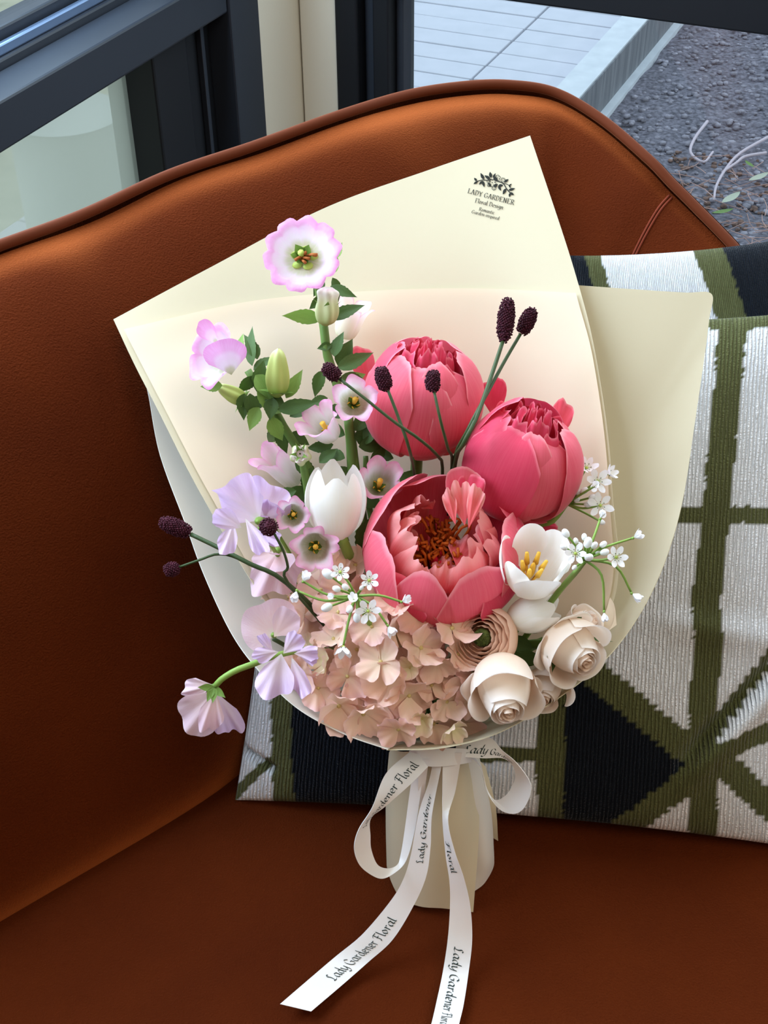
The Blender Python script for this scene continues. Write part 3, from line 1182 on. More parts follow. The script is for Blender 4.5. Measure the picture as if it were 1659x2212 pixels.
# ================================================================ flowers: shapes
def rpetal(prof, R, th0, hw, nu=12, nv=12, tip=.2, tipp=2.2, roff=1.0, ruf=0.0, rf=3.0, base=.35, seed=0, notch=0.0, point=0.0, ecurl=0.0, zs=1.0, serr=0.0):
    """one petal on a bowl of revolution; th0, hw in degrees, R in metres"""
    rn = random.Random(seed)
    ph, ph2 = rn.uniform(0, 6.28), rn.uniform(0, 6.28)
    th0, hw = radians(th0), radians(hw)
    pr = [(a, b, 0) for a, b in prof]

    def fn(u, v):
        r = 2 * u - 1
        send = 1 - tip * abs(r) ** tipp + point * math.exp(-(r / .16) ** 2) - notch * math.exp(-((r - .1) / .13) ** 2)
        send += serr * sin(r * 23 + ph) * .5 + serr * sin(r * 9 + ph2) * .5
        s = v * send
        wf = base + (1 - base) * sin(min(1, s * 1.3) * pi / 2)
        th = th0 + r * hw * wf
        rho, z, _ = cr(pr, s)
        q = s ** 2.2
        rho = rho * roff - ecurl * r * r * s
        wv = ruf * q * sin(rf * r * pi + ph)
        wv2 = ruf * .6 * q * sin(rf * 1.7 * r * pi + ph2)
        rho += wv
        z = z * zs + wv2
        return V((rho * cos(th) * R, rho * sin(th) * R, z * R))
    return MB().grid(fn, nu, nv)


def fan(L, spread, nu=20, nv=9, cup=.15, ruf=0.0, rf=2.0, edge=.4, ep=3.0, notch=0.0, serr=0.0, seed=0, wid=1.0, twist=0.0, base=0.0):
    """free petal in the local xy plane growing along +y, facing +z; L in metres"""
    rn = random.Random(seed)
    ph, ph2 = rn.uniform(0, 6.28), rn.uniform(0, 6.28)
    sp = radians(spread) / 2

    irr = .35 * ruf + .01

    def fn(u, v):
        r = 2 * u - 1
        e = 1 - edge * abs(r) ** ep - notch * math.exp(-(r / .14) ** 2) + serr * abs(((r * 5.5 + ph) % 1) - .5)
        e += irr * sin(4.3 * r + ph) + irr * .6 * sin(9 * r + ph2)
        rad = (base + (1 - base) * v) * e * L
        a = r * sp
        s = v * e
        z = cup * s * s * L + ruf * L * s * s * sin(rf * pi * r + ph) + ruf * .55 * L * s ** 3 * sin(rf * 2.3 * pi * r + ph2) + twist * r * s * L
        return V((rad * sin(a) * wid, rad * cos(a), z))
    return MB().grid(fn, nu, nv)


def leaf(L, W, curl=.3, fold=.25, serr=.0, seed=0):
    rn = random.Random(seed)
    tw = rn.uniform(-.5, .5)

    def fn(u, v):
        r = 2 * u - 1
        w = W * (sin(pi * min(1, v ** .72)) ** 1.15 + .05 * (1 - v))
        w *= 1 + serr * abs(((v * 9) % 1) - .5)
        x = r * w
        return V((x + tw * v * v * L * .3, v * L * (1 - .25 * abs(curl) * v), -curl * v * v * L + fold * abs(x)))
    return MB().grid(fn, 6, 16)


def Mloc(M, x=0, y=0, z=0, rz=0, rx=0, ry=0):
    return M @ Matrix.Translation((x, y, z)) @ Matrix.Rotation(radians(rz), 4, 'Z') @ Matrix.Rotation(radians(rx), 4, 'X') @ Matrix.Rotation(radians(ry), 4, 'Y')


# petal and leaf materials
M_PEO = mat('coral_pink_petal', (232, 84, 104), rough=.55, spec=.25, sheen=.25, transl=.22, ramp=[(0, (246, 214, 190)), (.12, (238, 150, 140)), (.32, (228, 74, 94)), (.93, (236, 98, 120)), (1, (250, 160, 170))],
            vein=.28, col2=(246, 136, 146), bump=.06, bump_scale=6, stretch=(26, 1.6, 1))
M_PEOD = mat('deep_pink_petal', (214, 52, 84), rough=.55, spec=.25, sheen=.25, transl=.2, ramp=[(0, (240, 196, 170)), (.14, (222, 92, 100)), (.35, (208, 48, 78)), (.93, (224, 68, 100)), (1, (244, 130, 150))],
             vein=.22, col2=(236, 104, 122), bump=.06, bump_scale=6, stretch=(26, 1.6, 1))
M_PEOI = mat('ruffled_pink_petal', (240, 110, 116), rough=.55, spec=.2, sheen=.2, transl=.28, ramp=[(0, (226, 70, 84)), (.6, (236, 98, 104)), (1, (246, 168, 166))],
             vein=.35, col2=(250, 170, 160), bump=.2, bump_scale=6, stretch=(26, 1.6, 1))
M_STAM = mat('orange_stamen', (196, 96, 22), rough=.6, transl=.15)
M_CARP = mat('crimson_carpel', (196, 26, 60), rough=.5)
M_TUL = mat('white_tulip_petal', (244, 240, 228), rough=.45, spec=.35, transl=.25, ramp=[(0, (226, 222, 186)), (.15, (242, 234, 214)), (.6, (247, 242, 232)), (1, (250, 246, 242))],
            vein=.3, col2=(250, 250, 252), bump=.12, bump_scale=6, stretch=(20, 1.2, 1))
M_YEL = mat('yellow_anther', (222, 172, 60), rough=.6)
M_ROSE = mat('cream_rose_petal', (250, 234, 218), rough=.5, spec=.25, sheen=.2, transl=.35, ramp=[(0, (238, 226, 178)), (.35, (250, 226, 202)), (.8, (252, 238, 224)), (1, (254, 246, 240))],
             vein=.12, col2=(252, 244, 236), bump=.06, bump_scale=6, stretch=(20, 1.2, 1))
M_ROSEI = mat('peach_rose_heart', (250, 218, 194), rough=.5, transl=.35, ramp=[(0, (244, 204, 174)), (1, (252, 234, 218))])
M_RAN = mat('peach_ranunculus_petal', (244, 202, 168), rough=.5, transl=.3, ramp=[(0, (238, 190, 150)), (.6, (244, 204, 172)), (1, (248, 216, 196))], vein=.2, col2=(250, 224, 204))
M_RANC = mat('green_flower_centre', (92, 104, 44), rough=.8, noise_amt=.9, noise_scale=500, col2=(34, 44, 18))
M_CAMP = mat('pink_bell_petal', (236, 190, 216), rough=.55, transl=.35, ramp=[(0, (150, 156, 104)), (.22, (190, 188, 158)), (.55, (226, 216, 214)), (.78, (240, 200, 218)), (1, (234, 158, 200))],
             vein=.2, col2=(246, 224, 238), bump=.1, bump_scale=6, stretch=(20, 1.2, 1))
M_CAMPT = mat('lilac_pink_bell_petal', (226, 150, 212), rough=.55, transl=.3, ramp=[(0, (160, 166, 112)), (.15, (196, 196, 160)), (.30, (232, 218, 230)), (.52, (234, 204, 228)), (.70, (232, 168, 216)), (1, (228, 150, 206))],
              vein=.25, col2=(240, 200, 236), bump=.15, bump_scale=6, stretch=(20, 1.2, 1))
M_CAMPW = mat('white_bell_petal', (236, 228, 216), rough=.55, transl=.4, ramp=[(0, (200, 204, 150)), (.4, (232, 224, 204)), (.85, (238, 222, 222)), (1, (228, 178, 200))], vein=.15)
M_BUD = mat('green_bud', (188, 200, 112), rough=.5, transl=.2, ramp=[(0, (140, 164, 72)), (.5, (190, 202, 116)), (1, (214, 220, 150))])
M_BUDW = mat('white_bud', (226, 226, 196), rough=.5, transl=.3, ramp=[(0, (170, 186, 100)), (.45, (214, 218, 164)), (.8, (236, 230, 218)), (1, (236, 206, 214))])
M_LEAF = mat('dark_green_leaf', (62, 88, 34), rough=.5, spec=.35, transl=.15, vein=.4, col2=(90, 124, 58), bump=.3, bump_scale=7, stretch=(6, 6, 1))
M_LEAFL = mat('fresh_green_leaf', (112, 146, 62), rough=.5, spec=.35, transl=.25, vein=.4, col2=(150, 178, 92), bump=.3, bump_scale=7, stretch=(6, 6, 1))
M_STEM = mat('green_stem', (84, 112, 50), rough=.5, noise_amt=.4, noise_scale=60, col2=(110, 136, 66))
M_STEMD = mat('dark_wiry_stem', (58, 76, 42), rough=.5)
M_STEML = mat('pale_green_stem', (136, 168, 80), rough=.45, transl=.1)
M_SWP = mat('lilac_sweet_pea_petal', (226, 202, 232), rough=.5, transl=.35, ramp=[(0, (232, 226, 214)), (.25, (236, 214, 228)), (1, (224, 196, 234))], vein=.3, col2=(240, 226, 244),
            bump=.2, bump_scale=6, stretch=(20, 1.2, 1))
M_SWPP = mat('blush_sweet_pea_petal', (238, 208, 212), rough=.5, transl=.35, ramp=[(0, (240, 226, 208)), (.3, (240, 206, 206)), (1, (238, 206, 222))], vein=.35, col2=(246, 228, 232),
             bump=.2, bump_scale=6, stretch=(20, 1.2, 1))
M_HYD = [mat('blush_hydrangea_petal', (242, 208, 190), rough=.55, transl=.25, ramp=[(0, (238, 212, 180)), (.7, (248, 212, 190)), (1, (246, 206, 194))], vein=.3, col2=(248, 220, 208), bump=.2, bump_scale=6, stretch=(14, 2, 1)),
         mat('pink_hydrangea_petal', (236, 192, 182), rough=.55, transl=.25, ramp=[(0, (236, 204, 172)), (.6, (244, 200, 178)), (1, (244, 200, 196))], vein=.3, col2=(244, 208, 200), bump=.2, bump_scale=6, stretch=(14, 2, 1)),
         mat('cream_hydrangea_petal', (238, 222, 184), rough=.55, transl=.25, ramp=[(0, (226, 218, 160)), (.6, (238, 220, 184)), (1, (242, 212, 196))], vein=.3, col2=(246, 232, 204), bump=.2, bump_scale=6, stretch=(14, 2, 1))]
M_HYDC = mat('hydrangea_eye', (204, 184, 122), rough=.6)
M_ALL = mat('white_allium_petal', (246, 245, 244), rough=.5, transl=.25, ramp=[(0, (232, 238, 214)), (.3, (246, 246, 244)), (1, (248, 246, 250))])
M_ALLC = mat('green_pistil', (176, 194, 90), rough=.5)
M_ANTH = mat('dark_anther', (62, 66, 58), rough=.7)
M_BURN = mat('maroon_burnet_head', (78, 22, 40), rough=.8, noise_amt=.9, noise_scale=400, col2=(48, 14, 28))


def stem_part(parent, pts, r0, r1, m=M_STEM, name='stem', k=16, n=8):
    return mk(name, MB().tube(path(pts, k), r0, r1, n), m, parent)


# ---------------------------------------------------------------- peonies
GLOBE = [(.04, -1.0), (.5, -.93), (.86, -.6), (1.0, -.1), (.95, .4), (.72, .78), (.42, .95)]
BOWL = [(.04, -.75), (.55, -.68), (.92, -.3), (1.03, .15), (.95, .52), (.80, .74)]


def peony_root(label, px, py, w, axis, spin=0):
    return thing('peony', label, 'flower', frame(px, py, w, axis, radians(spin)), 'coral pink peonies in the bouquet')


# closed upper-left peony
INN = [(.04, -.9), (.5, -.82), (.84, -.4), (.90, .1), (.74, .55), (.50, .80), (.34, .86)]
RUFP = [(.06, -.7), (.42, -.52), (.70, -.10), (.80, .30), (.74, .62), (.60, .80)]


def closed_peony(pn, Mp, R, petals, n_in, m_in, seed):
    for i, (th, hw, ro, tp, zs, m) in enumerate(petals):
        mk('petal', rpetal(GLOBE, R, th, hw, 20, 18, tip=tp, tipp=2.6, roff=ro, ruf=.03, rf=1.1, seed=seed + i, zs=zs, serr=.010, ecurl=.05 * (i % 2)), m, pn, Mp)
    for i in range(n_in + 5):
        mk('petal', rpetal(RUFP, R, i * 137.5 + 15, 36, 18, 14, tip=.24, roff=.90 - .055 * i, ruf=.06, rf=1.8, seed=seed + 30 + i, zs=1.16 + .035 * i + .08 * sin(i * 2.1), serr=.03), m_in, pn, Mp)


k1 = kk(.055)
pn = peony_root('closed coral peony behind two dark burnet heads, furthest from the open one', 912, 866, .055, (.10, .84, .54))
Mp = WM[pn.name]
R1 = 118 * k1
closed_peony(pn, Mp, R1, [(250, 44, 1.06, .42, .96, M_PEO), (305, 42, 1.10, .50, .84, M_PEO), (205, 44, 1.10, .34, 1.02, M_PEO), (352, 44, 1.12, .30, 1.06, M_PEO),
                          (160, 44, 1.06, .3, 1.10, M_PEOD), (110, 44, 1.0, .26, 1.16, M_PEO), (40, 46, 1.04, .26, 1.12, M_PEO), (278, 34, .98, .34, 1.06, M_PEO)], 8, M_PEOD, 1)
for i, (x, y, w_, rz, rx, L, sp, m) in enumerate([(800, 836, .030, 18, -8, 88, 70, M_PEO), (886, 800, .050, -16, -12, 66, 60, M_PEO), (960, 830, .045, -24, -10, 62, 80, M_PEOD)]):
    mk('petal', fan(L * k1, sp, 18, 10, cup=.35, ruf=.05, edge=.5, seed=50 + i, wid=.9), m, pn, Mloc(frame(x, y, w_), rz=rz, rx=rx))
stem_part(pn, [(902, 955, .03), (899, 1020, .02), (895, 1080, .01), (910, 1400, .01), (935, 1590, .02)], .0042, .004, M_STEM)

# closed right peony
k2 = kk(.07)
pn = peony_root('half closed coral peony at the right, with upright ruffled petals on top', 1124, 1004, .070, (.20, .80, .56))
Mp = WM[pn.name]
R2 = 120 * k2
closed_peony(pn, Mp, R2, [(215, 48, 1.08, .30, .98, M_PEOD), (283, 40, 1.04, .44, .88, M_PEO), (325, 36, 1.12, .40, .98, M_PEO), (250, 34, .99, .3, 1.0, M_PEO),
                          (170, 46, 1.04, .28, 1.02, M_PEOD), (20, 42, 1.04, .3, .96, M_PEO), (120, 44, .98, .26, 1.2, M_PEOD), (60, 44, 1.0, .26, 1.2, M_PEOD)], 8, M_PEOD, 11)
for i, (x, y, w_, rz, rx, L, sp, m) in enumerate([(1150, 962, .052, 6, -6, 90, 60, M_PEOD), (1196, 962, .050, -14, -6, 96, 52, M_PEO), (1068, 905, .026, 2, -4, 88, 66, M_PEOD), (1112, 940, .056, 22, -10, 74, 60, M_PEOD)]):
    mk('petal', fan(L * k2, sp, 20, 12, cup=.3, ruf=.06, rf=2, edge=.45, seed=60 + i, wid=.95, serr=.03), m, pn, Mloc(frame(x, y, w_), rz=rz, rx=rx))
for (x, y, w_, rz, L, sp, m) in ((1100, 1090, .05, -98, 92, 40, M_PEOD), (1062, 1050, .055, -128, 74, 60, M_LEAFL), (1110, 1122, .045, -84, 84, 36, M_PEO), (1120, 1120, .04, -115, 90, 50, M_PEOD)):
    mk('petal' if m is not M_LEAFL else 'sepal', fan(L * k2, sp, 16, 10, cup=.3, ruf=.05, edge=.45, seed=int(x)), m, pn, Mloc(frame(x, y, w_), rz=rz, rx=6))
stem_part(pn, [(1080, 1100, .04), (1060, 1180, .03), (1010, 1400, .01), (960, 1590, .02)], .0042, .004, M_STEM)

# open peony
k3 = kk(.085)
pn = peony_root('large open coral peony with ruffled petals around orange stamens', 954, 1196, .078, (.0, .50, .86))
Mp = WM[pn.name]
R3 = 150 * k3
BOWL = [(.04, -.95), (.55, -.88), (.96, -.42), (1.07, .10), (.98, .48), (.78, .74)]
for i, (th, hw, ro, tp, m, sd, zs) in enumerate([
        (203, 34, 1.07, .34, M_PEO, 21, 1.12), (252, 28, 1.02, .44, M_PEO, 22, 1.16), (300, 36, 1.05, .36, M_PEO, 23, 1.10), (350, 36, 1.07, .34, M_PEO, 24, 1.22),
        (142, 42, 1.07, .26, M_PEO, 25, 1.16), (104, 30, 1.02, .26, M_PEO, 29, 1.10), (24, 34, 1.18, .3, M_PEOD, 27, .9), (325, 30, 1.14, .3, M_PEOD, 28, .6),
        (228, 30, 1.05, .3, M_PEOD, 30, .6)]):
    mk('petal', rpetal(BOWL, R3, th, hw, 22, 18, tip=tp, tipp=2.8, roff=ro, ruf=.025, rf=1.0, seed=sd, zs=zs, serr=.008, ecurl=-.02), m, pn, Mp)
# folded hood petal at the top right with its ruffled lining
for i, (x, y, w_, rz, rx, L, sp, m, cp_) in enumerate([(998, 1128, .098, -2, 4, 118, 66, M_PEO, .10), (1000, 1132, .104, -12, -4, 108, 52, M_PEOD, .05), (1004, 1136, .108, 6, -6, 96, 44, M_PEOI, .04),
                                                       (1012, 1142, .112, -14, -8, 92, 38, M_PEOI, .02), (984, 1134, .110, 14, -8, 74, 40, M_PEOI, .02)]):
    mk('petal', fan(L * k3, sp, 26, 16, cup=cp_, ruf=.04 + .018 * i, rf=1.1 + .25 * i, edge=.45, seed=310 + i, serr=.02, wid=.95), m, pn, Mloc(frame(x, y, w_), rz=rz, rx=rx))
INB = [(.08, -.8), (.50, -.62), (.82, -.15), (.90, .25), (.80, .58), (.60, .78)]
rn = random.Random(77)
for i, (th, hw, ro, zs) in enumerate([(150, 32, .92, 1.1), (190, 30, .88, 1.0), (128, 24, .80, 1.0), (218, 28, .90, .9), (168, 26, .70, .96), (268, 30, .74, .66), (306, 34, .86, .80),
                                      (330, 26, .66, .92), (352, 28, .90, .98), (14, 26, .84, 1.1), (28, 22, .72, 1.1), (244, 24, .84, .7)]):
    mk('petal', rpetal(INB, R3, th, hw, 26, 18, tip=.34, tipp=2.6, roff=ro, ruf=.06, rf=1.3 + .5 * (i % 3), seed=90 + i, zs=zs, serr=.022, notch=.08 * (i % 2), ecurl=.14), M_PEOI, pn,
       Mp @ Matrix.Rotation(rn.uniform(-.2, .2), 4, 'X') @ Matrix.Rotation(rn.uniform(-.2, .2), 4, 'Y'))
for i, (x, y, w_, rz, rx, L, sp) in enumerate([(905, 1190, .088, 38, -30, 84, 62), (880, 1182, .092, 66, -24, 62, 70), (900, 1215, .086, 82, -28, 66, 60), (985, 1222, .092, -14, -16, 84, 62), (958, 1262, .100, -4, -20, 80, 60),
                                               (1010, 1225, .092, -44, -26, 72, 60), (1042, 1180, .096, -10, -20, 74, 50), (1000, 1262, .104, -34, -14, 60, 60), (935, 1100, .080, 30, -40, 50, 70)]):
    mk('petal', fan(L * k3, sp, 24, 14, cup=-.28, ruf=.11, rf=1.6 + .4 * (i % 3), edge=.42, seed=300 + i, serr=.03), M_PEOI, pn, Mloc(frame(x, y, w_, (0, .25, .97)), rz=rz, rx=rx))
st = MB()
rn = random.Random(8)
for i in range(130):
    a = rn.uniform(0, 2 * pi)
    r = rn.uniform(.05, .36) * R3
    base_ = V((r * .5 * cos(a), r * .5 * sin(a) + .05 * R3, -.70 * R3))
    topp = V((r * 1.2 * cos(a) + rn.uniform(-.12, .12) * R3, r * 1.2 * sin(a) + .12 * R3 + rn.uniform(-.1, .1) * R3, rn.uniform(-.15, .22) * R3))
    mid = base_.lerp(topp, .6) + V((rn.uniform(-.08, .08), rn.uniform(-.08, .08), .05)) * R3
    bent = topp + V((rn.uniform(-.12, .12), rn.uniform(-.12, .12), .02)) * R3
    st.tube([base_, mid, topp, bent], .0007, .0012, 5)
mk('stamens', st, M_STAM, pn, Mp, kind='stuff')
cp = MB()
for i in range(4):
    cp.ball(V((cos(i * 1.6) * .08 - .02, sin(i * 1.6) * .08 - .08, -.10)) * R3, .06 * R3, .06 * R3, .17 * R3, 8, 8)
mk('carpels', cp, M_CARP, pn, Mp)
stem_part(pn, [(950, 1290, .03), (945, 1400, .02), (940, 1590, .03)], .0042, .004, M_STEM)

# ---------------------------------------------------------------- tulips
TULP = [(.04, -1.0), (.42, -.96), (.80, -.62), (.98, -.1), (.98, .35), (.86, .72), (.72, 1.0)]
TULO = [(.04, -1.0), (.45, -.93), (.82, -.55), (1.0, -.0), (1.10, .45), (1.12, .8), (1.10, 1.0)]


def tulip(label, px, py, w, axis, spin, R, zs, prof, hw0, ths, stempts, anthers=False, tips=.38):
    k = kk(w)
    R = R * k
    t = thing('tulip', label, 'flower', frame(px, py, w, axis, radians(spin)), 'white tulips in the bouquet')
    M = WM[t.name]
    for i, th in enumerate(ths):
        inner = i % 2
        mk('petal', rpetal(prof, R, th, hw0 - 6 * inner, 16, 16, tip=tips, tipp=1.7, roff=1.0 - .11 * inner, ruf=.02, rf=1.2, seed=int(px) + i, ecurl=-.04 + .08 * inner,
                           point=.12, zs=zs * (1.0 + .07 * inner + .05 * sin(i * 2.3)), base=.3), M_TUL, t, M)
    if anthers:
        m = MB()
        for i in range(6):
            a = i * pi / 3
            p0 = V((.1 * cos(a), .1 * sin(a), -.6)) * R
            p1 = V((.28 * cos(a), .28 * sin(a), -.05)) * R
            p2 = V((.38 * cos(a), .38 * sin(a), .38)) * R
            m.tube([p0, p1], .0008, .0008, 6)
            m.tube([p1, p1.lerp(p2, .5), p2], .0020, .0012, 7)
        m.ball(V((0, 0, -.1)) * R, .10 * R, .10 * R, .4 * R)
        mk('stamens', m, M_YEL, t, M)
    stem_part(t, stempts, .0036, .0042, M_STEML)
    return t


tulip('upright white tulip left of the open peony, with its stem showing', 725, 1088, .085, (.02, .93, .42), 0, 66, 1.20, TULP, 48, [270, 215, 150, 100, 30, 325],
      [(738, 1160, .082), (752, 1195, .07), (768, 1235, .05), (830, 1450, .02), (915, 1590, .02)])
tulip('open white tulip with yellow anthers against the peony\'s right side', 1150, 1228, .115, (.08, .62, .78), 0, 70, .92, TULO, 46, [270, 222, 165, 92, 30, 328],
      [(1140, 1290, .08), (1110, 1360, .05), (1050, 1480, .03), (980, 1590, .03)], anthers=True, tips=.42)
tulip('closed round white tulip just below the open tulip', 1152, 1322, .098, (.86, .36, .36), 0, 46, 1.16, TULP, 56, [250, 190, 300, 130, 20, 75],
      [(1112, 1335, .085), (1085, 1390, .05), (1040, 1480, .03), (975, 1590, .03)])

# ---------------------------------------------------------------- ranunculus
k = kk(.085)
rt = thing('ranunculus', 'peach ranunculus with dark green centre, half hidden under the open peony', 'flower', frame(1046, 1378, .098, (-.30, .12, .95)))
M = WM[rt.name]
RB = [(.04, -.8), (.6, -.7), (.95, -.25), (1.0, .15), (.86, .45)]
for ring in range(6):
    ro = 1.0 - ring * .125
    for i in range(5):
        mk('petal', rpetal(RB, 72 * k, i * 72 + ring * 31, 46, 14, 10, tip=.14, roff=ro, ruf=.012, seed=ring * 7 + i, zs=1.0 + .03 * ring), M_RAN, rt, M)
cm = MB()
rn = random.Random(3)
cm.ball((0, 0, .02 * k), 20 * k, 20 * k, 12 * k, 14, 10)
for i in range(60):
    a, r = rn.uniform(0, 6.28), rn.uniform(0, 19) * k
    cm.ball((r * cos(a), r * sin(a), 12 * k * sqrt(max(0, 1 - (r / (20 * k)) ** 2))), 1.8 * k, None, 3 * k, 5, 4)
mk('centre', cm, M_RANC, rt, M @ Matrix.Translation((0, 0, 22 * k)))
stem_part(rt, [(1040, 1410, .05), (1000, 1500, .03), (950, 1590, .03)], .003, .003, M_STEM)

# ---------------------------------------------------------------- roses
ROSEP = [(.05, -1.0), (.5, -.93), (.82, -.58), (.90, -.12), (.80, .34), (.66, .70), (.60, .92)]
ROSEO = [(.05, -1.0), (.55, -.92), (.92, -.5), (1.04, -.1), (1.06, .25), (1.12, .46), (1.22, .54)]
ROSEL = [(.05, -1.0), (.55, -.95), (.95, -.72), (1.25, -.50), (1.48, -.30), (1.62, -.22), (1.70, -.26)]


def rose(label, px, py, w, axis, spin, R, zs, outer, low, sd, sepals=()):
    k = kk(w)
    R *= k
    t = thing('rose', label, 'flower', frame(px, py, w, axis, radians(spin)), 'cream roses in the bouquet')
    M = WM[t.name]
    m = MB()

    def sp(u, v):
        a = u * 2 * pi * 2.4
        r = (.05 + .24 * u) * (1 + .04 * sin(3 * a))
        return V((r * cos(a), r * sin(a), (.30 + .62 * v + .03 * sin(a * 1.3) - .04 * u) * zs)) * R
    m.grid(sp, 70, 6)
    mk('heart', m, M_ROSEI, t, M)
    for i in range(9):
        ro = 1.0 - .085 * i
        mk('petal', rpetal(ROSEP, R, sd * 40 + i * 137, 74, 20, 16, tip=.13, tipp=3, roff=ro, ruf=.012, rf=1, seed=sd * 10 + i, zs=zs * (.90 + .022 * i), base=.6, ecurl=.05), M_ROSE if i < 6 else M_ROSEI, t, M)
    for (th, hw, ro, z) in outer:
        mk('petal', rpetal(ROSEO, R, th, hw, 20, 18, tip=.34, tipp=2.6, roff=ro, ruf=.035, rf=1.2, seed=int(th) + sd, zs=z * zs, base=.5, point=.03, ecurl=.06), M_ROSE, t, M)
    for (th, hw, ro, z) in low:
        mk('petal', rpetal(ROSEL, R, th, hw, 20, 16, tip=.36, tipp=2.6, roff=ro, ruf=.06, rf=1.2, seed=int(th) + sd + 5, zs=z, base=.5), M_ROSE, t, M)
    for (th, L) in sepals:
        mk('sepal', leaf(L * k, L * .16 * k, curl=-.2, seed=int(th)), M_LEAF, t, Mloc(M, 0, 0, -R * .85, rz=th, rx=30))
    return t


ra = rose('cream rose tilted to the lower right, under a curled outer petal, nearest the green cushion', 1236, 1404, .105, (.42, -.44, .78), 0, 62, 1.06,
          [(150, 56, 1.05, 1.0), (60, 50, 1.12, .9), (330, 50, 1.0, .9), (240, 52, 1.08, .95)], [(195, 40, .80, 1.0), (95, 44, .80, 1.0)], 1, [(150, 90), (90, 100), (200, 80)])
stem_part(ra, [(1195, 1390, .09), (1130, 1395, .07), (1060, 1420, .05), (960, 1590, .03)], .0034, .003, M_STEM)
rb_ = rose('largest cream rose at the front right, its bud pointing down over the paper rim', 1088, 1488, .118, (.06, -.62, .78), 0, 68, 1.24,
           [(100, 60, 1.08, .9), (200, 50, 1.02, .85), (340, 50, 1.04, .85)], [(262, 60, .84, .9), (320, 50, .78, .9), (205, 46, .78, .9)], 2, [(70, 80), (120, 80)])
stem_part(rb_, [(1078, 1440, .095), (1030, 1480, .06), (960, 1590, .04)], .0034, .003, M_STEM)
rc_ = rose('small half hidden cream rose between the two larger roses', 1180, 1488, .085, (-.22, -.50, .80), 0, 44, 1.05,
           [(120, 56, 1.1, .95), (10, 56, 1.2, .9), (250, 54, 1.0, .9)], [(20, 50, .80, 1.0)], 3)
stem_part(rc_, [(1165, 1455, .07), (1080, 1500, .05), (965, 1590, .04)], .003, .003, M_STEM)
rd = rose('cream rose seen from behind above the tilted rose, with a dark green sepal', 1262, 1352, .072, (.55, .52, .5), 0, 40, .9,
          [(150, 60, 1.1, .95), (270, 60, 1.1, .9), (30, 60, 1.1, .9)], [], 4, [(200, 90), (250, 70)])
stem_part(rd, [(1235, 1372, .06), (1130, 1410, .05), (965, 1590, .03)], .003, .003, M_STEM)
# rose leaves between tulip and roses
for i, (x, y, w_, rz, L, W_) in enumerate([(1150, 1400, .08, 75, 70, 18), (1170, 1425, .082, 84, 90, 17), (1165, 1365, .078, 60, 66, 14), (1210, 1385, .11, -46, 92, 9), (1120, 1395, .07, 120, 60, 16)]):
    mk('leaf', leaf(L * kk(w_), W_ * kk(w_), curl=.2, seed=i), M_LEAF, ra, Mloc(frame(x, y, w_), rz=rz, rx=-6))

# ---------------------------------------------------------------- campanula stems
BELL = [(.10, .0), (.46, .10), (.62, .45), (.70, .85), (.86, 1.12), (1.05, 1.24)]
BELLW = [(.10, .0), (.50, .14), (.74, .40), (.86, .62), (1.0, .72), (1.12, .70)]


def bell(parent, px, py, w, axis, spin, R, depth=1.0, lobes=5, lob=.22, ruf=.05, m=M_CAMP, prof=BELL, style=1.0, sep=True, stamen=True, rr=0, sd=1, name='bell_flower'):
    """a bell whose mouth's centre lies at (px, py, w)"""
    k = kk(w)
    R *= k
    pr = [(a, b, 0) for a, b in prof]
    zt = prof[-2][1] * depth * R
    M = frame(px, py, w, axis, radians(spin)) @ Matrix.Translation((0, 0, -zt))
    rn = random.Random(sd)
    ph = rn.uniform(0, 6)

    def fn(u, v):
        th = 2 * pi * u
        c = abs(cos(lobes / 2 * th))
        send = 1 - lob + lob * c ** .55 + .015 * sin(3 * th + ph)
        s = v * send
        rho, z, _ = cr(pr, s)
        q = max(0, s - .45) ** 1.5
        rho += ruf * q * 2 * sin(lobes * th * 1.5 + ph)
        z += ruf * q * 2.4 * sin(lobes * th + ph * 2) - .10 * q * (1 - c)
        rho *= 1 - .06 * (1 - c) * v
        return V((rho * cos(th), rho * sin(th), z * depth)) * R
    o = mk(name, MB().grid(fn, 80, 22, close=True), m, parent, M)
    if stamen:
        t = MB()
        t.tube([V((0, 0, .1)) * R, V((.02, .0, .5 * depth)) * R, V((.05, .04, .82 * depth * style)) * R], .07 * R, .13 * R, 7)
        for i in range(5):
            a = i * 1.256 + .3
            t.tube([V((.1 * cos(a), .1 * sin(a), .08)) * R, V((.2 * cos(a), .2 * sin(a), .35 * depth)) * R, V((.28 * cos(a + .3), .28 * sin(a + .3), .42 * depth)) * R], .022 * R, .03 * R, 5)
        mk('stamens', t, M_YEL, o, M)
    if sep:
        for i in range(5):
            mk('sepal', leaf(R * .62, R * .15, curl=-.35, serr=.3, seed=sd * 9 + i), M_LEAFL, o, Mloc(M, rz=i * 72 + 20, rx=38))
    return o


def bud(parent, px, py, w, axis, Lp, Rp, m=M_BUD, sep=5, spread=55, seplen=.7, sd=0, opening=0.0):
    """closed bud based at (px, py, w)"""
    k = kk(w)
    M = frame(px, py, w, axis)
    pr = [(.25, 0, 0), (.8, .12, 0), (1.0, .4, 0), (.82, .7, 0), (.55 + opening, .9, 0), (.10 + opening, 1.0, 0)]

    def fn(u, v):
        th = 2 * pi * u
        r, z, _ = cr(pr, v)
        r *= 1 + .13 * cos(5 * th + 3.0 * v) * min(1, v * 3)
        return V((r * Rp * cos(th), r * Rp * sin(th), z * Lp)) * k
    o = mk('bud', MB().grid(fn, 40, 18, close=True), m, parent, M)
    for i in range(sep):
        mk('sepal', leaf(Lp * seplen * k, Lp * .15 * k, curl=.25, serr=.3, seed=sd * 5 + i), M_LEAFL, o, Mloc(M, rz=i * 360 / sep + 25, rx=spread))
    return o


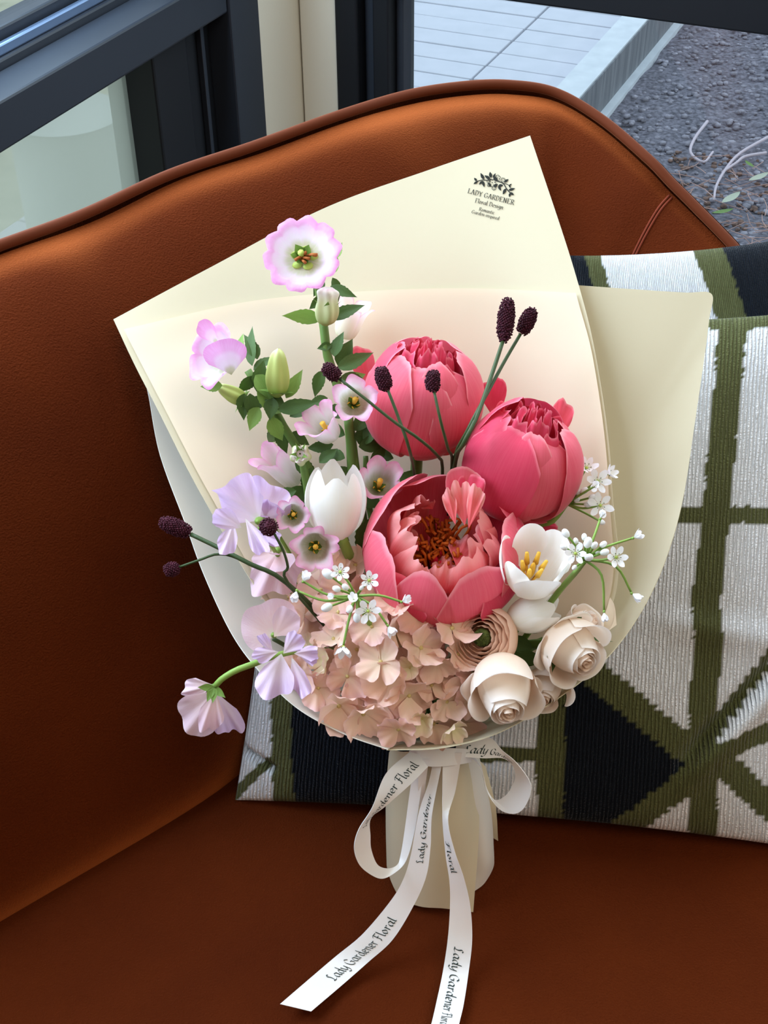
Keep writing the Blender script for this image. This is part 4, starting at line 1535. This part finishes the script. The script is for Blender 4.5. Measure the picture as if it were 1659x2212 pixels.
def leaves(parent, lst, m=M_LEAF, serr=.3):
    for i, q in enumerate(lst):
        x, y, w_, rz, L, W_ = q[:6]
        L, W_ = L * 1.15, W_ * 1.08
        curl = q[6] if len(q) > 6 else .2
        mm = q[7] if len(q) > 7 else m
        k = kk(w_)
        mk('leaf', leaf(L * k, W_ * k, curl=curl, serr=serr, seed=int(x + y)), mm, parent, Mloc(frame(x, y, w_), rz=rz, rx=(i * 37 % 30) - 15, ry=(i * 53 % 50) - 25))


CG = 'pink and white bellflower stems'
# stem A: tallest, frilled lilac bell on top
ca_ = thing('bellflower_stem', 'tallest bellflower stem, topped by a frilled lilac pink bell with brown stamens', 'flower stem', P(760, 1200, .03), CG)
stem_part(ca_, [(690, 640, .055), (700, 710, .055), (708, 770, .052), (728, 830, .05), (752, 900, .048), (765, 1000, .045), (780, 1100, .035), (830, 1400, .02), (920, 1590, .02)], .0030, .0036, M_STEM)
o = bell(ca_, 652, 548, .105, (-.10, .16, .98), 10, 78, .62, lobes=10, lob=.13, ruf=.035, m=M_CAMPT, prof=BELLW, stamen=False, sd=4)
M = WM[o.name]
t = MB()
kq = kk(.1)
rn = random.Random(4)
for i in range(9):
    a = rn.uniform(0, 6.28)
    x0, y0 = rn.uniform(-8, 8), rn.uniform(-10, 4)
    t.tube([V((x0, y0, 14)) * kq, V((x0 + 16 * cos(a), y0 + 9 * sin(a), 28)) * kq, V((x0 + 30 * cos(a), y0 + 12 * sin(a) - 3, 30)) * kq], .0007, .0012, 5)
mk('withered_stamens', t, mat('brown_stamen', (168, 92, 40), rough=.7), o, M)
t = MB()
for i in range(5):
    a = i * 1.256
    t.ball(V((20 * cos(a), 20 * sin(a), 6)) * kq, 12 * kq, 9 * kq, 5 * kq, 8, 6)
t.tube([V((0, 0, 6)) * kq, V((-2, 4, 34)) * kq], .0016, .0022, 7)
mk('nectary', t, M_ALLC, o, M)
stem_part(ca_, [(672, 575, .075), (684, 610, .062), (692, 645, .055)], .0022, .0028)
bud(ca_, 702, 703, .085, (.10, .93, .34), 82, 25, M_BUDW, sd=2, spread=76, seplen=.85, opening=.35)
bell(ca_, 765, 660, .030, (.30, .85, .42), 20, 46, 1.5, lob=.30, m=M_CAMPW, sd=6, style=.9)
leaves(ca_, [(718, 600, .06, -155, 50, 10), (700, 640, .06, 130, 40, 10), (695, 690, .08, 75, 78, 14, -.3, M_LEAFL), (715, 690, .08, -62, 74, 13, .3), (712, 660, .07, 30, 50, 10),
             (722, 560, .05, -30, 40, 7, .1, M_LEAFL), (722, 590, .05, -8, 36, 7, .1, M_LEAFL), (728, 795, .055, -70, 80, 14, .3), (730, 790, .05, -30, 60, 16), (735, 815, .055, -100, 60, 14), (700, 800, .05, 150, 64, 12, .6), (708, 860, .05, 110, 40, 10),
             (760, 930, .055, -50, 96, 15, .5), (765, 940, .05, -90, 60, 22), (775, 965, .05, -75, 70, 16, .4), (745, 990, .05, 70, 50, 12, .6), (800, 1000, .045, -50, 56, 12, .6), (790, 960, .05, -20, 70, 14, .4), (745, 940, .05, 60, 50, 12, .5), (722, 770, .056, -10, 54, 12, .2), (716, 745, .056, 100, 30, 8, .3), (714, 618, .062, -120, 56, 11, .1), (700, 605, .055, 140, 40, 10, .2), (742, 830, .05, -60, 50, 14, .2, M_LEAFL), (752, 890, .045, 90, 60, 13, .4), (760, 1010, .045, 150, 50, 18)])
# stem B: left
cb_ = thing('bellflower_stem', 'leftmost bellflower stem with an open lilac pink bell and tall green bud', 'flower stem', P(720, 1250, .03), CG)
stem_part(cb_, [(535, 800, .07), (560, 840, .068), (590, 880, .066), (612, 920, .062), (640, 965, .058), (670, 1020, .05), (720, 1150, .04), (800, 1380, .02), (910, 1590, .02)], .0026, .0034, M_STEM)
o = bell(cb_, 455, 768, .100, (-.62, .14, .76), -10, 66, .95, lob=.34, ruf=.05, m=M_CAMPT, prof=BELLW, sd=9, style=.55)
k = kk(.1)
for (x, y, w_, rz, rx, L, sp) in ((500, 810, .122, 12, 26, 92, 96), (470, 742, .112, 40, -8, 56, 66)):
    mk('petal', fan(L * k, sp, 20, 10, cup=.35, ruf=.03, edge=.42, seed=int(x)), M_CAMPT, o, Mloc(frame(x, y - 0, w_ - .01), rz=rz, rx=rx))
bud(cb_, 598, 858, .080, (.06, .95, .28), 106, 24, M_BUD, sd=3, spread=35, seplen=.42)
bud(cb_, 532, 868, .070, (-.80, .45, .3), 70, 17, M_BUD, sd=4, spread=30, seplen=.5)
leaves(cb_, [(545, 790, .07, 8, 84, 12, .1), (548, 800, .07, -45, 60, 10, .3), (520, 770, .066, 10, 50, 9, .4, M_LEAFL), (552, 810, .075, -140, 60, 16, .1, M_LEAFL), (560, 835, .075, -150, 70, 14, .2, M_LEAFL), (540, 850, .08, -175, 60, 14, .2),
             (528, 850, .078, 170, 52, 13, .1), (480, 832, .08, 95, 44, 11, .2, M_LEAFL), (600, 885, .08, -82, 84, 14, .05), (585, 900, .075, -160, 60, 15, .4, M_LEAFL), (618, 860, .08, -28, 66, 12, .1, M_LEAFL), (560, 880, .078, 150, 50, 14, .2, M_LEAFL),
             (590, 860, .078, 170, 44, 14, .2), (556, 776, .068, 20, 60, 12, .1), (575, 860, .072, 120, 54, 13, .3), (610, 890, .07, 60, 50, 14, .3, M_LEAFL), (552, 836, .072, -20, 56, 14, .2), (568, 852, .074, -110, 56, 15, .2), (545, 812, .072, 150, 46, 12, .3), (626, 900, .066, -60, 60, 12, .3), (600, 930, .06, -160, 50, 12, .5), (570, 820, .07, -60, 50, 12, .3, M_LEAFL), (605, 925, .06, 130, 56, 12, .8), (625, 940, .06, -100, 50, 12, .7), (640, 990, .05, -140, 60, 14, .2)])
# stem C: the two white pink bells in the middle
cc_ = thing('bellflower_stem', 'middle bellflower stem, a pale pink bell crossed by a burnet stem', 'flower stem', P(800, 1250, .03), CG)
stem_part(cc_, [(752, 905, .06), (757, 960, .052), (762, 1030, .045), (790, 1200, .03), (925, 1590, .02)], .0030, .0032, M_STEM)
bell(cc_, 766, 862, .105, (.06, .10, .98), 15, 50, 1.1, lob=.30, ruf=.07, m=M_CAMP, sd=12)
bell(cc_, 684, 905, .088, (-.45, .50, .72), 0, 50, 1.25, lob=.34, ruf=.08, m=M_CAMP, sd=13)
leaves(cc_, [(800, 930, .05, -40, 60, 12, .4), (720, 960, .05, 100, 60, 12, .3), (790, 900, .05, -20, 56, 10, .2, M_LEAFL), (735, 1020, .045, 140, 60, 20, .3), (770, 1060, .04, -120, 60, 22, .2)])
# stem D: right bell beside the tulip
cd_ = thing('bellflower_stem', 'short bellflower stem, a single pink bell between tulip and open peony', 'flower stem', P(850, 1250, .03), CG)
stem_part(cd_, [(790, 985, .04), (792, 1040, .04), (810, 1150, .035), (930, 1590, .03)], .0018, .0024, M_STEM)
bell(cd_, 822, 1034, .070, (.10, .35, .92), 30, 50, 1.1, lob=.28, ruf=.06, m=M_CAMP, sd=15)
leaves(cd_, [(870, 1050, .045, -30, 50, 14, .3), (850, 990, .04, 70, 60, 12, .5), (800, 1120, .05, 170, 90, 24, .2), (800, 1180, .05, -170, 70, 24, .2)])
# stem E: lower left
ce_ = thing('bellflower_stem', 'low bellflower stem with a pale star bud and two deep pink bells beside the tulip', 'flower stem', P(700, 1300, .03), CG)
stem_part(ce_, [(652, 985, .08), (662, 1040, .065), (680, 1120, .05), (760, 1300, .03), (910, 1590, .02)], .0026, .0034, M_STEM)
bell(ce_, 632, 1112, .092, (.06, .02, .99), 0, 38, 1.3, lob=.25, ruf=.09, m=M_CAMP, sd=17)
bell(ce_, 680, 1186, .096, (.05, -.08, .98), 20, 50, 1.1, lob=.26, ruf=.11, m=M_CAMP, sd=18)
bell(ce_, 585, 985, .045, (-.55, .62, .5), 0, 44, 1.9, lob=.26, ruf=.09, m=M_CAMP, sd=19, sep=False)
o = bud(ce_, 650, 985, .085, (.0, .12, .98), 30, 22, M_BUDW, sd=7, spread=82, seplen=2.0)
kq = kk(.09)
t = MB()
rn = random.Random(12)
for i in range(9):
    t.join(fan(22 * kq, 60, 6, 4, cup=.4, ruf=.15, edge=.4, seed=i), Matrix.Rotation(i * .7, 4, 'Z') @ Matrix.Rotation(rn.uniform(.1, .9), 4, 'X'))
mk('crumpled_petals', t, M_BUDW, o, WM[o.name] @ Matrix.Translation((0, 0, 18 * kq)))
leaves(ce_, [(672, 1010, .06, 170, 60, 18, .2), (690, 1000, .055, -50, 50, 12, .3), (660, 1050, .055, 150, 60, 24, .2), (690, 1040, .05, -60, 60, 16, .3), (700, 1130, .05, -120, 60, 20, .2), (640, 1060, .06, 100, 50, 10, .3)])

# ---------------------------------------------------------------- sweet peas
def sweet_pea(parent, px, py, w, axis, spin, S, m=M_SWP, sd=1, std=(200, .14), wings=True, name='sweet_pea_bloom', calyx=True):
    k = kk(w)
    S *= k
    M = frame(px, py, w, axis, radians(spin))
    o = mk(name, MB().ball((0, 0, 0), .09 * S, None, .16 * S, 8, 6), M_STEML, parent, M)
    mk('standard', fan(S, std[0], 40, 14, cup=.12, ruf=std[1] * 1.25, rf=2.0, edge=.42, notch=.10, seed=sd), m, o, Mloc(M, rx=8))
    if wings:
        mk('wing', fan(S * .74, 92, 20, 10, cup=.55, ruf=.12, rf=1.5, edge=.48, seed=sd + 1, twist=.3), m, o, Mloc(M, 0, 0, .06 * S, rz=38, rx=32))
        mk('wing', fan(S * .74, 92, 20, 10, cup=.55, ruf=.12, rf=1.5, edge=.48, seed=sd + 2, twist=-.3), m, o, Mloc(M, 0, 0, .06 * S, rz=-38, rx=32))
        mk('keel', fan(S * .42, 60, 8, 8, cup=.8, ruf=.02, edge=.48, seed=sd + 3), m, o, Mloc(M, 0, 0, .08 * S, rx=55))
    return o


SG = 'lilac and blush sweet peas at the left'
s1 = thing('sweet_pea_stem', 'lilac sweet pea with long wavy petals, crossed by a burnet stem', 'flower stem', P(600, 1250, .04), SG)
stem_part(s1, [(560, 1140, .10), (600, 1200, .07), (700, 1350, .04), (900, 1590, .03)], .0012, .0018, M_STEML)
sweet_pea(s1, 560, 1125, .105, (-.2, -.1, .95), 40, 108, sd=3, std=(110, .20), wings=False)
for (x, y, w_, rz, rx, L, sp, sd_) in ((505, 1128, .120, 165, 12, 74, 60, 4), (530, 1120, .118, -150, 10, 92, 40, 5), (545, 1150, .11, -105, 10, 70, 46, 6), (522, 1140, .122, 60, 18, 70, 70, 7)):
    mk('petal', fan(L * kk(w_), sp, 20, 12, cup=.2, ruf=.15, rf=2, edge=.48, seed=sd_), M_SWP, s1, Mloc(frame(x, y, w_), rz=rz, rx=rx))
s2 = thing('sweet_pea_stem', 'lilac sweet pea behind, its upright petals touching the tulip\'s neighbour bell', 'flower stem', P(620, 1240, .03), SG)
stem_part(s2, [(580, 1120, .07), (640, 1220, .05), (740, 1400, .03), (900, 1590, .03)], .0012, .0018, M_STEML)
sweet_pea(s2, 572, 1120, .078, (.1, .1, .98), -6, 84, sd=11, std=(150, .2))
s3 = thing('sweet_pea_stem', 'dusky blush sweet pea low behind the small burnet head', 'flower stem', P(640, 1300, .03), SG)
stem_part(s3, [(600, 1220, .06), (700, 1400, .03), (900, 1590, .03)], .0012, .0018, M_STEML)
sweet_pea(s3, 600, 1190, .066, (-.1, -.1, .98), 175, 96, m=M_SWPP, sd=14, std=(140, .2))
s4 = thing('sweet_pea_stem', 'round blush sweet pea seen from behind, above the frilly lilac one', 'flower stem', P(700, 1400, .04), SG)
stem_part(s4, [(590, 1380, .08), (650, 1410, .07), (760, 1440, .05), (900, 1590, .04)], .0014, .0018, M_STEMD)
sweet_pea(s4, 592, 1372, .095, (-.15, .1, .98), 22, 80, m=M_SWPP, sd=21, std=(230, .06), wings=False)
mk('petal', fan(82 * kk(.1), 80, 20, 10, cup=.3, ruf=.05, edge=.48, seed=25), M_SWPP, s4, Mloc(frame(592, 1376, .102), rz=-38, rx=14))
s5 = thing('sweet_pea_stem', 'frilly lilac sweet pea with a second bloom hanging out over the sofa', 'flower stem', P(660, 1460, .06), SG)
stem_part(s5, [(465, 1482, .125), (480, 1466, .128), (510, 1448, .128), (548, 1434, .125), (600, 1415, .115), (690, 1403, .09), (780, 1440, .06), (900, 1590, .04)], .0020, .0022, M_STEML)
for (x, y, w_, rz, rx, L, sp, sd_) in ((608, 1412, .135, 168, 10, 98, 84, 31), (602, 1408, .140, 100, 10, 56, 60, 32), (590, 1412, .136, 30, 12, 54, 40, 33), (612, 1412, .145, -42, 18, 66, 66, 34),
                                       (635, 1412, .142, -86, 14, 58, 56, 35), (630, 1420, .132, -160, 10, 88, 46, 36), (640, 1410, .140, -112, 8, 52, 40, 37)):
    mk('petal', fan(L * kk(w_), sp, 22, 12, cup=.18, ruf=.17, rf=1.7, edge=.46, seed=sd_), M_SWP, s5, Mloc(frame(x, y, w_), rz=rz, rx=rx))
hb = mk('hanging_bloom', MB().ball((0, 0, 0), 9 * kk(.12), None, 14 * kk(.12), 8, 6), M_LEAFL, s5, frame(462, 1486, .12, (.3, .5, .6)))
for (x, y, w_, rz, rx, L, sp, sd_, m_) in ((468, 1492, .118, 142, -8, 118, 84, 41, M_SWPP), (468, 1496, .112, 198, -10, 106, 56, 42, M_SWP), (466, 1490, .122, 168, -4, 96, 56, 43, M_SWPP), (462, 1480, .116, 100, -6, 72, 60, 44, M_SWPP)):
    mk('petal', fan(L * kk(w_), sp, 24, 12, cup=-.2, ruf=.11, rf=1.8, edge=.42, seed=sd_, notch=.05), m_, hb, Mloc(frame(x, y, w_), rz=rz, rx=rx))
for i, a in enumerate((95, 150, 185, 225)):
    mk('sepal', leaf(36 * kk(.126), 8 * kk(.126), curl=-.1, seed=i), M_LEAFL, hb, Mloc(frame(462, 1484, .126), rz=a, rx=8))

# ---------------------------------------------------------------- hydrangea
hy = thing('hydrangea', 'broad blush pink hydrangea head filling the front of the wrap', 'flower', P(850, 1480, .05))
HP = []
for vi in range(9):
    mm = M_HYD[(0, 1, 2, 0, 1, 0, 2, 1, 0)[vi]]
    HP.append(fan(.0134, 98, 18, 7, cup=(.25, .02, .45)[vi % 3], ruf=.12, rf=1.5, edge=.34, ep=3.2, serr=.10 if vi % 2 else .03, seed=200 + vi, base=.06).mesh('hydrangea_petal', mm))
HC = MB().ball((0, 0, .0004), .0013, None, .0012, 6, 4).mesh('floret_eye', M_HYDC)
POLY = [(622, 1290), (650, 1240), (700, 1212), (770, 1212), (800, 1285), (900, 1318), (975, 1345), (985, 1395), (1030, 1425), (1020, 1510), (1020, 1562), (930, 1584), (850, 1576),
        (765, 1546), (700, 1506), (650, 1455), (628, 1400), (655, 1350)]


def inside(x, y):
    c = False
    for i in range(len(POLY)):
        (x1, y1), (x2, y2) = POLY[i], POLY[i - 1]
        if (y1 > y) != (y2 > y) and x < (x2 - x1) * (y - y1) / (y2 - y1) + x1:
            c = not c
    return c


def floret(x, y, w_, ax, spin, size, mats):
    M = frame(x, y, w_, ax, spin) @ Matrix.Scale(size, 4)
    o = mk('floret', HC, None, hy, M)
    for q in range(4):
        v_ = rn.choice(mats)
        mk('petal', HP[v_], None, o, M @ Matrix.Rotation(q * pi / 2 + rn.uniform(-.15, .15), 4, 'Z') @ Matrix.Rotation(rn.uniform(-.3, .65), 4, 'X')
           @ Matrix.Translation((0, 0, .0002 * q)) @ Matrix.Scale(rn.uniform(.85, 1.12), 4))


rn = random.Random(21)
for layer, (mind, cnt, dw) in enumerate(((47, 74, 0), (50, 52, -.020))):
    pts = []
    tries = 0
    while len(pts) < cnt and tries < 9000:
        tries += 1
        x, y = rn.uniform(610, 1080), rn.uniform(1205, 1612)
        if inside(x, y) and all((x - a) ** 2 + (y - b) ** 2 > mind * mind for a, b in pts):
            pts.append((x, y))
    for (x, y) in pts:
        dx, dy = (x - 850) / 265, (y - 1430) / 235
        d2 = min(.98, dx * dx + dy * dy)
        w_ = .045 + .062 * sqrt(1 - d2) + dw + rn.uniform(-.009, .009) + (.020 * max(0, (y - 1500) / 100))
        ax = (dx * .8 + rn.uniform(-.65, .65), -dy * .8 + rn.uniform(-.65, .65), 1.0)
        f = rn.random()
        mats = (0, 3, 5, 8) if f < .5 else ((1, 4, 7) if f < .82 else (2, 6))
        floret(x, y, w_, ax, rn.uniform(0, 6.28), rn.uniform(1.0, 1.32) * (1 if f < .82 else .72), mats)
stem_part(hy, [(870, 1450, .05), (900, 1520, .04), (925, 1590, .04)], .005, .005, M_STEM)
t = MB()
for i in range(26):
    a = rn.uniform(0, 6.28)
    r = rn.uniform(60, 190)
    t.tube(path([(880, 1500, .035), (865 + r * .5 * cos(a), 1450 + r * .4 * sin(a), .06), (850 + r * cos(a), 1430 + r * .8 * sin(a), .075)], 6), .0011, .0007, 5)
mk('pedicels', t, mat('blush_pedicel', (214, 178, 150), rough=.6), hy)

# ---------------------------------------------------------------- alliums
def star(L, flat, n=6, seed=0, wd=.62):
    m = MB()
    rn_ = random.Random(seed)
    for i in range(n):
        m.join(fan(L * rn_.uniform(.9, 1.06), 62, 6, 6, cup=.12, ruf=.03, edge=.38, ep=1.8, seed=seed * 10 + i, wid=wd * 1.35),
               Matrix.Rotation(i * 2 * pi / n + rn_.uniform(-.08, .08), 4, 'Z') @ Matrix.Rotation(flat + rn_.uniform(-.1, .1), 4, 'X') @ Matrix.Translation((0, .04 * L, .0003 * (i % 2))))
    return m


def allium_flower(parent, px, py, w, axis, L, flat=.2, sd=0, centre=True):
    k = kk(w)
    M = frame(px, py, w, axis, sd * .5)
    o = mk('star_flower', star(L * k, flat, seed=sd), M_ALL, parent, M)
    if centre:
        c = MB().ball((0, 0, 3 * k), 3.6 * k, None, 3 * k, 7, 5)
        for i in range(6):
            a = i * pi / 3 + .4
            c.tube([V((1.5 * cos(a), 1.5 * sin(a), 2)) * k, V((8 * cos(a), 8 * sin(a), 7)) * k], .5 * k, .4 * k, 4)
        mk('pistil', c, M_ALLC, o, M)
        c = MB()
        for i in range(6):
            a = i * pi / 3 + .4
            c.ball(V((8.6 * cos(a), 8.6 * sin(a), 7.6)) * k, 1.5 * k, 1.1 * k, 1.1 * k, 5, 4)
        mk('anthers', c, M_ANTH, o, M)
    else:
        mk('receptacle', MB().ball((0, 0, -1 * k), 3.4 * k, None, 3.4 * k, 7, 5), M_STEML, o, M)
    return o


AG = 'white starry ornamental onion clusters'


def allium(label, hub, stem, flowers, buds, r=.0009):
    t = thing('allium_stem', label, 'flower stem', P(*hub), AG)
    stem_part(t, stem, .0018, .0022, M_STEML)
    for i, (x, y, w_, ax, L, flat, bend) in enumerate(flowers):
        allium_flower(t, x, y, w_, ax, L, flat, sd=i + int(x), centre=flat < .8)
        mid = ((hub[0] + x) / 2 + bend[0], (hub[1] + y) / 2 + bend[1], (hub[2] + w_) / 2 + .004)
        stem_part(t, [hub, mid, (x, y, w_ - .001)], r, r * .8, M_STEML, 'pedicel', 8, 6)
    for (x, y, w_, s_) in buds:
        k = kk(w_)
        ddir = (x - hub[0], -(y - hub[1]), 16)
        mk('bud', MB().ball((0, 0, 0), s_ * .48 * k, None, s_ * .66 * k, 9, 7), M_ALL, t, frame(x, y, w_, ddir))
        stem_part(t, [hub, ((hub[0] + x) / 2 + 2, (hub[1] + y) / 2, (hub[2] + w_) / 2), (x, y, w_)], r * .9, r * .8, M_STEML, 'pedicel', 6, 5)
    return t


allium('white star cluster spread in front of the hydrangea, left of the open peony', (768, 1288, .130),
       [(768, 1290, .128), (790, 1330, .115), (850, 1450, .07), (920, 1590, .04)],
       [(735, 1236, .148), (797, 1254, .148), (795, 1320, .152), (758, 1292, .150), (650, 1262, .138), (641, 1276, .136), (722, 1290, .145), (743, 1396, .138), (850, 1342, .138), (866, 1300, .134)] and
       [(735, 1236, .148, (0, .2, 1), 22, .25, (4, 0)), (797, 1254, .148, (.1, .1, 1), 23, .3, (0, 0)), (795, 1320, .154, (.05, -.05, 1), 28, .12, (2, 0)),
        (764, 1296, .152, (-.1, .4, .8), 19, .8, (0, 0)), (655, 1256, .140, (.4, .8, .4), 25, 1.0, (0, 14)), (641, 1276, .138, (-.2, -.7, .5), 26, 1.05, (0, 16)),
        (722, 1290, .146, (-.5, .2, .7), 17, 1.0, (0, 4)), (742, 1394, .140, (0, -.9, .4), 30, .7, (-2, 0)), (838, 1352, .140, (.5, -.7, .4), 26, 1.0, (4, -10)),
        (868, 1300, .136, (.6, .3, .5), 24, 1.05, (0, -8))],
       [(708, 1240, .140, 22), (727, 1272, .145, 15), (746, 1268, .147, 14), (706, 1312, .142, 20), (755, 1316, .152, 15), (771, 1334, .146, 18), (781, 1270, .145, 10)])
allium('white star cluster arching over the yellow paper at the right', (1262, 1208, .150),
       [(1262, 1212, .148), (1240, 1240, .13), (1190, 1300, .09), (1060, 1480, .05), (980, 1590, .04)],
       [(1243, 1196, .168, (-.1, .15, 1), 26, .2, (0, 0)), (1330, 1204, .165, (.25, .1, .95), 27, .3, (0, 4)), (1368, 1162, .158, (.8, .45, .4), 24, 1.0, (-10, -2)),
        (1365, 1282, .150, (.75, -.5, .3), 26, 1.1, (16, -22)), (1305, 1322, .150, (.1, -.9, .3), 22, 1.1, (16, -22)), (1297, 1120, .150, (.2, .8, .5), 20, 1.15, (2, 0))],
       [(1222, 1152, .158, 17), (1262, 1160, .160, 13), (1244, 1168, .160, 11), (1270, 1172, .165, 20), (1284, 1178, .160, 14), (1303, 1176, .160, 14), (1306, 1193, .162, 16),
        (1272, 1204, .166, 18), (1292, 1193, .156, 11), (1241, 1226, .162, 11), (1252, 1178, .158, 12), (1218, 1182, .160, 14)])
allium('white star cluster peeping from behind the right peony', (1222, 1088, .062),
       [(1224, 1088, .060), (1195, 1125, .055), (1140, 1170, .04), (1020, 1450, .02), (975, 1590, .02)],
       [(1266, 1012, .070, (.2, .5, .8), 27, .5, (0, 0)), (1290, 1040, .080, (.2, .1, 1), 30, .25, (0, 0)), (1312, 1024, .074, (.7, .3, .6), 25, .7, (0, 0)),
        (1296, 1092, .082, (.1, 0, 1), 30, .15, (0, 8)), (1285, 1050, .092, (0, .2, .9), 18, 1.0, (0, 0))],
       [(1262, 1060, .080, 15), (1280, 1074, .082, 14), (1270, 1090, .080, 14), (1250, 1064, .075, 12), (1246, 1080, .072, 11), (1300, 1128, .08, 12)])

# ---------------------------------------------------------------- burnets
def burnet(label, head, axis, Lp, Rp, stem, r0=.0008, r1=.0011, sd=0):
    px, py, w = head
    k = kk(w)
    M = frame(px, py, w, axis)
    t = thing('burnet_stem', label, 'flower stem', M, 'dark maroon burnets')
    m = MB()
    m.ball((0, 0, 0), Rp * .82 * k, None, Lp * .47 * k, 12, 12)
    rn_ = random.Random(sd)
    n = int(Lp * Rp * .24)
    for i in range(n):
        z = 1 - 2 * (i + .5) / n
        a = i * 2.39996
        r = sqrt(1 - z * z) ** .7
        rr = rn_.uniform(.86, 1.04)
        c = V((Rp * r * cos(a) * rr, Rp * r * sin(a) * rr, Lp * .5 * z * rr)) * k
        m.ball(c, 2.1 * k, 2.1 * k, 2.9 * k, 5, 4, Matrix.Rotation(rn_.uniform(0, 3), 3, 'X') @ Matrix.Rotation(rn_.uniform(0, 3), 3, 'Y'))
    mk('flower_head', m, M_BURN, t, M)
    stem_part(t, stem, r0, r1, M_STEMD, 'stem', 20, 6)
    return t


burnet('longest upright dark burnet head, alone against the lining paper with a shorter twin', (1093, 691, .085), (.10, .98, .1), 96, 18,
       [(1086, 738, .085), (1062, 810, .095), (1030, 900, .115), (1000, 960, .118), (982, 1005, .07), (960, 1200, .02), (945, 1590, .03)], .0013, .0016, 1)
burnet('tilted short burnet head just right of the longest burnet', (1139, 694, .075), (.45, .88, .1), 62, 17,
       [(1124, 722, .075), (1090, 780, .085), (1052, 850, .10), (1010, 930, .116), (978, 1005, .066), (955, 1200, .02), (945, 1590, .03)], .0011, .0014, 2)
burnet('oval burnet head in front of the left edge of the closed peony', (828, 818, .115), (-.25, .95, .2), 54, 17,
       [(838, 843, .115), (860, 900, .115), (884, 970, .11), (897, 1040, .050), (915, 1200, .02), (940, 1590, .03)], .0010, .0012, 3)
burnet('oval burnet head in front of the centre of the closed peony', (935, 823, .125), (.02, .98, .2), 48, 16,
       [(938, 847, .125), (952, 910, .125), (968, 970, .105), (976, 1008, .066), (955, 1200, .02), (945, 1590, .03)], .0009, .0011, 4)
burnet('burnet head leaning left above the pale pink bells', (716, 804, .120), (-.75, .6, .2), 46, 16,
       [(733, 818, .120), (790, 862, .122), (850, 910, .12), (905, 948, .115), (945, 985, .09), (956, 1020, .06), (950, 1200, .02), (942, 1590, .03)], .0009, .0012, 5)
burnet('long horizontal burnet head reaching over the sofa at the left', (379, 1139, .095), (-.88, .36, .2), 74, 18,
       [(412, 1154, .095), (470, 1182, .10), (540, 1218, .105), (620, 1260, .10), (760, 1400, .06), (900, 1590, .04)], .0014, .0016, 6)
burnet('small round burnet head over the sofa, below the horizontal one', (371, 1230, .100), (-.9, -.2, .3), 36, 15,
       [(387, 1225, .100), (430, 1210, .102), (472, 1197, .10), (520, 1209, .098), (620, 1262, .09), (760, 1420, .05), (900, 1590, .04)], .0008, .0010, 7)
burnet('round burnet head amid the lilac sweet peas', (580, 1138, .140), (-.2, .4, .9), 36, 19,
       [(592, 1152, .135), (612, 1190, .13), (622, 1225, .12), (624, 1262, .11), (760, 1420, .06), (900, 1590, .04)], .0009, .0011, 8)
